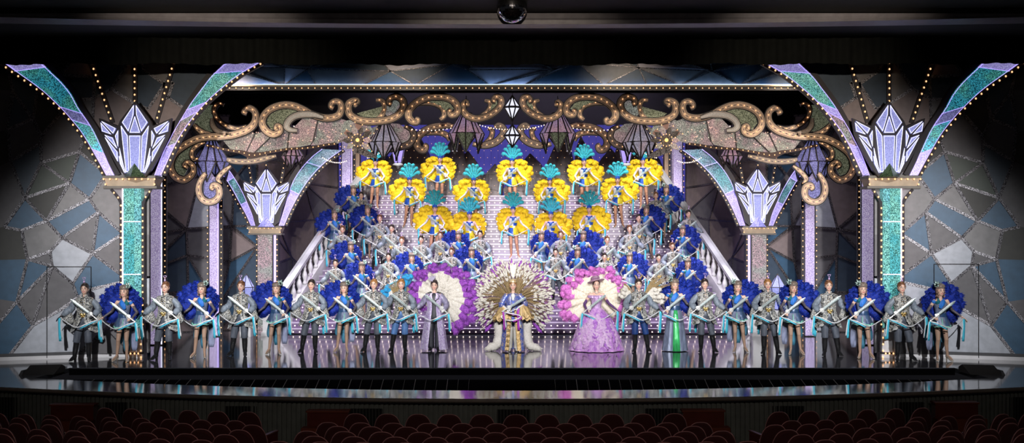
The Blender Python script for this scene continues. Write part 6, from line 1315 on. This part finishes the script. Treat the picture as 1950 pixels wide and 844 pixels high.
for e in ST_W:
    p, s = on_stair(e[0], e[1]); n, side = rk[e]; rz = R.uniform(-8, 8)
    cast(WOM[e[2]], p, '%s blue fan performer from the top on the %s side of the stairs' % (n, side), 'blue fan performers', rz, s, 0.95); arm_sword(e[2], p, 'crystal sword of the %s blue fan performer from the top, %s stairs' % (n, side), rz, s, 0.95)
ST_Y = [[(715, 310, 1), (838, 306, 1), (975, 309, -1), (1112, 309, -1), (1224, 308, -1)], [(780, 345, 1), (902, 346, 1), (1047, 346, -1), (1176, 343, -1)], [(828, 398, 1), (894, 413, 1), (977, 401, -1), (1049, 412, -1), (1122, 399, -1)]]
for r, row in enumerate(ST_Y):
    for i, e in enumerate(row):
        p, s = on_stair(e[0], e[1]); rz = R.uniform(-5, 5); w = '%s from the left in the %s row' % (ordn[i], ('top', 'middle', 'lowest')[r])
        cast(SHOW[e[2]], p, 'showgirl with yellow feather wings, ' + w, 'yellow winged showgirls', rz, s); arm_sword(e[2], p, 'crystal sword of the yellow winged showgirl, ' + w, rz, s)
# ================================================================== AUDITORIUM SEATS
M_seat = plain('maroon_velour', (0.085, 0.012, 0.012), 0.85, sheen=0.25); M_pipe = plain('seat_piping', (0.75, 0.34, 0.33), 0.4); M_armw = plain('armrest_wood', (0.36, 0.15, 0.11), 0.35); M_sside = plain('red_seat_side', (0.22, 0.03, 0.022), 0.7); M_seatm = plain('seat_metal', (0.03, 0.03, 0.03), 0.5)
def seat_meshes():
    P = []; hw, ht = 0.232, 1.0
    out = []
    for i in range(25):
        a = PI * i / 24; x = -math.cos(a); z = math.sin(a)
        x = math.copysign(abs(x) ** 0.72, x); z = z ** 0.85
        out.append((x * (hw - 0.018 * z), 0.70 + 0.30 * z))
    out = [(-hw - 0.008, 0.30)] + out + [(hw + 0.008, 0.30)]
    lean = lambda z: -(z - 0.4) * 0.16
    mb = MB(); n = len(out); R_ = []
    for y, k in ((0.045, 0.86), (0.028, 0.97), (0.0, 1.0), (-0.028, 0.97), (-0.045, 0.88)): R_.append([(x * k, y + lean(z), 0.30 + (z - 0.30) * (1 - (1 - k) * 0.35)) for x, z in out])
    mb.rings(R_); P.append(('backrest', mb.mesh('backrest', [M_seat], False)))
    mb = MB(); mb.tube([(x * 1.005, -0.004 + lean(z), z * 1.004) for x, z in out[1:-1]], 0.0062, 6); P.append(('piping', mb.mesh('piping', [M_pipe], True)))
    mb = MB(); mb.rings([[(x * w, 0.05 + y, z) for x, y in ((-1, 0), (1, 0), (1, 0.46), (-1, 0.46))] for z, w in ((0.33, 0.20), (0.36, 0.215), (0.43, 0.215), (0.46, 0.195))]); P.append(('cushion', mb.mesh('cushion', [M_seat], False)))
    me = MB().box((-0.03, -0.02, 0.05), (0.03, 0.42, 0.585)).mesh('armrest_panel', [M_sside]); mt = MB(); mt.rings([[(x * w, y, z) for x, y in ((-1, -0.05), (1, -0.05), (1, 0.44), (0.6, 0.47), (-0.6, 0.47), (-1, 0.44))] for z, w in ((0.585, 0.03), (0.595, 0.036), (0.612, 0.034))]); mt = mt.mesh('armrest', [M_armw])
    mb = MB(); mb.tube([(0, 0.12, 0.0), (0, 0.12, 0.33)], 0.045, 10); mb.box((-0.12, 0.0, 0), (0.12, 0.26, 0.03)); P.append(('pedestal', mb.mesh('pedestal', [M_seatm], False)))
    return P, me, mt
SEAT, ARMP, ARMT = seat_meshes()
RD = [17.6, 16.55, 15.80, 14.92, 14.06, 13.32]; RZ = [-0.02, 0.016, 0.093, 0.18, 0.275, 0.345]
# pixel columns of the seat backs in each row: centre block, then one side (mirrored about 978)
CEN = [[681, 740, 798, 857, 918, 982, 1041, 1103, 1163, 1222, 1281], [629, 691, 752, 817, 882, 946, 1012, 1077, 1140, 1203, 1266, 1330], [647, 710, 777, 844, 911, 978, 1048, 1116, 1183, 1250, 1316], [590, 660, 730, 802, 874, 944, 1017, 1090, 1158, 1230, 1300, 1370], [604, 678, 756, 831, 904, 978, 1053, 1126, 1203, 1280, 1356], [538, 616, 696, 776, 856, 938, 1018, 1100, 1180, 1260, 1340, 1418]]
NEA = [[208, 258, 311, 365, 420, 478], [217, 277, 331, 390, 454], [223, 288, 356, 423, 486], [244, 315, 390, 462], [215, 287, 362, 436], [236, 312, 392]]
FAR = [[], [6, 56, 105, 159], [-8, 44, 104, 170], [-20, 42, 104, 174], [15, 82, 151], [15, 85, 159]]
ro = ['front', 'second', 'third', 'fourth', 'fifth', 'sixth']
def seat(px, r, label, grp, k=1.0):
    D = RD[r]
    for _ in range(4): X = (px - CX) * D / F; D = RD[r] + 0.0135 * X * X
    o = thing('theatre_seat', label, 'seat', (X, D, RZ[r] - 1.0), grp, math.atan(0.052 * X))
    nest(SEAT, o)
    for sx in (-1, 1): put('armrest', ARMT, put('armrest_panel', ARMP, o, (sx * 0.262, 0, 0)))
for r in range(6):
    for i, px in enumerate(CEN[r]): seat(px, r, 'maroon theatre seat, %s from the left in the %s row of the middle block' % (ordn[i], ro[r]), 'middle block seats')
    for sd, nm in ((1, 'left'), (-1, 'right')):
        for i, px in enumerate(reversed(NEA[r])): seat(px if sd > 0 else 1956 - px, r, 'maroon theatre seat, %s from the aisle in the %s row of the %s block' % (ordn[i], ro[r], nm), '%s block seats' % nm)
        for i, px in enumerate(reversed(FAR[r])): seat(px if sd > 0 else 1956 - px, r, 'maroon theatre seat, %s from the aisle, %s row of the outer %s block' % (ordn[i], ro[r], nm), 'outer %s block seats' % nm)
mb = MB(); n = len(RD)
prof = [(front(0) - 0.0, -1.05), (17.0, -1.03)] + [(RD[i] - 0.5, RZ[i] - 1.0) for i in range(1, n)] + [(6.0, 0.5), (2.0, 0.9), (-3.0, 1.3)]
mb.rings([[(x, d + 0.0135 * min(x * x, 170), z) for d, z in prof] for x in [-20 + 2 * i for i in range(21)]], 0, False, False)
struct('floor_auditorium', mb, plain('dark_carpet', (0.03, 0.012, 0.012), 0.9))
# ================================================================== LIGHT AND CAMERA
def spot(name, loc, target, power, angle, col=(1, 1, 1), blend=0.6, size=0.25):
    d = bpy.data.lights.new(name, 'SPOT'); d.energy = power; d.spot_size = rad(angle); d.spot_blend = blend; d.color = col; d.shadow_soft_size = size
    o = bpy.data.objects.new(name, d); COL.objects.link(o); o.location = loc
    o.rotation_euler = (Vector(target) - Vector(loc)).to_track_quat('-Z', 'Y').to_euler()
def area(name, loc, target, power, sx, sy, col=(1, 1, 1), spread=180):
    d = bpy.data.lights.new(name, 'AREA'); d.shape = 'RECTANGLE'; d.size = sx; d.size_y = sy; d.energy = power; d.color = col; d.spread = rad(spread)
    o = bpy.data.objects.new(name, d); COL.objects.link(o); o.location = loc
    o.rotation_euler = (Vector(target) - Vector(loc)).to_track_quat('-Z', 'Y').to_euler()
# front-of-house spots on the auditorium ceiling
for x in (-9.2, -5.6, -1.9, 1.9, 5.6, 9.2):
    spot('front_spot', (x * 0.75, 7.5, 8.4), (x, 26.0, 1.35), 11500, 25, (0.97, 0.97, 1.0), 1.0, 0.2)
# spots on the balcony rail behind the camera for the stairs and the hanging garland
for x in (-5.0, -1.7, 1.7, 5.0):
    spot('balcony_spot', (x * 0.8, -6.0, 3.7), (x, 34.0, 2.9), 25000, 8.6, (1.0, 0.95, 0.97), 0.7, 0.2)
for x in (-5.0, -3.0, -1.0, 1.0, 3.0, 5.0):
    spot('bar_spot', (x, 33.4, 8.1), (x, 36.9, 4.9), 1050, 48, (1.0, 0.96, 0.98), 0.8, 0.15)
for x, e in ((-6.6, 13000), (0.0, 6500), (6.6, 13000)):
    spot('garland_spot', (x * 0.8, -6.0, 5.2), (x, 29.0, 6.0), e, 12, (1.0, 0.84, 0.68), 0.9, 0.2)
for x in (-9.4, 9.4):
    spot('wing_fill_spot', (x * 0.6, -6.0, 4.6), (x, 33.0, 3.6), 20000, 11, (1.0, 0.93, 0.92), 0.9, 0.2)  # extra unseen spots added to lift the dark rear side walls
# lavender battens over the staircase and the stage
area('stair_batten', (0, 31.8, 8.6), (0, 35.0, 2.0), 420, 9, 0.5, (0.80, 0.66, 1.0), 120)
area('stage_batten', (0, 31.6, 8.8), (0, 32.0, 0.0), 560, 18, 0.4, (0.92, 0.88, 0.96), 50)
for x in (-7.6, 7.6):
    spot('scroll_fill_spot', (x * 0.95, 26.7, 7.5), (x, 29.2, 4.9), 270, 74, (1.0, 0.84, 0.66), 0.9, 0.15)  # hidden fill added to brighten scrolls left in the portal's shadow
for x in (-3.0, 3.0): spot('scroll_fill_spot', (x, 25.2, 7.7), (x, 29.2, 5.6), 230, 66, (1.0, 0.84, 0.66), 0.9, 0.15)  # same added fill for the middle scrolls
area('seat_fill', (0, 1.0, 8.5), (0, 17.0, -0.6), 34, 16, 1.0, (1.0, 0.86, 0.78), 70)  # unseen fill lamp added to make the dark seats visible
w = bpy.data.worlds.new('World'); SC.world = w; w.use_nodes = True
w.node_tree.nodes['Background'].inputs['Color'].default_value = (0.5, 0.5, 0.6, 1); w.node_tree.nodes['Background'].inputs['Strength'].default_value = 0.012
cam = bpy.data.cameras.new('Camera'); co = bpy.data.objects.new('Camera', cam); COL.objects.link(co)
co.location = (0, 0, CH); co.rotation_euler = (PI / 2, 0, 0)
cam.sensor_width = 36.0; cam.lens = 36.0 * F / 1950.0; cam.shift_y = (HY - 422.0) / 1950.0; cam.clip_start = 0.3; cam.clip_end = 200
SC.camera = co
vs = SC.view_settings
SC.display_settings.display_device = 'sRGB'; vs.view_transform = 'Standard'; vs.look = 'None'; vs.exposure = 0.0; vs.gamma = 1.0; vs.use_curve_mapping = False
cy = SC.cycles
cy.max_bounces = 6; cy.diffuse_bounces = 2; cy.glossy_bounces = 4; cy.transmission_bounces = 2; cy.sample_clamp_indirect = 4.0; cy.caustics_reflective = False; cy.caustics_refractive = False
cy.use_denoising = True
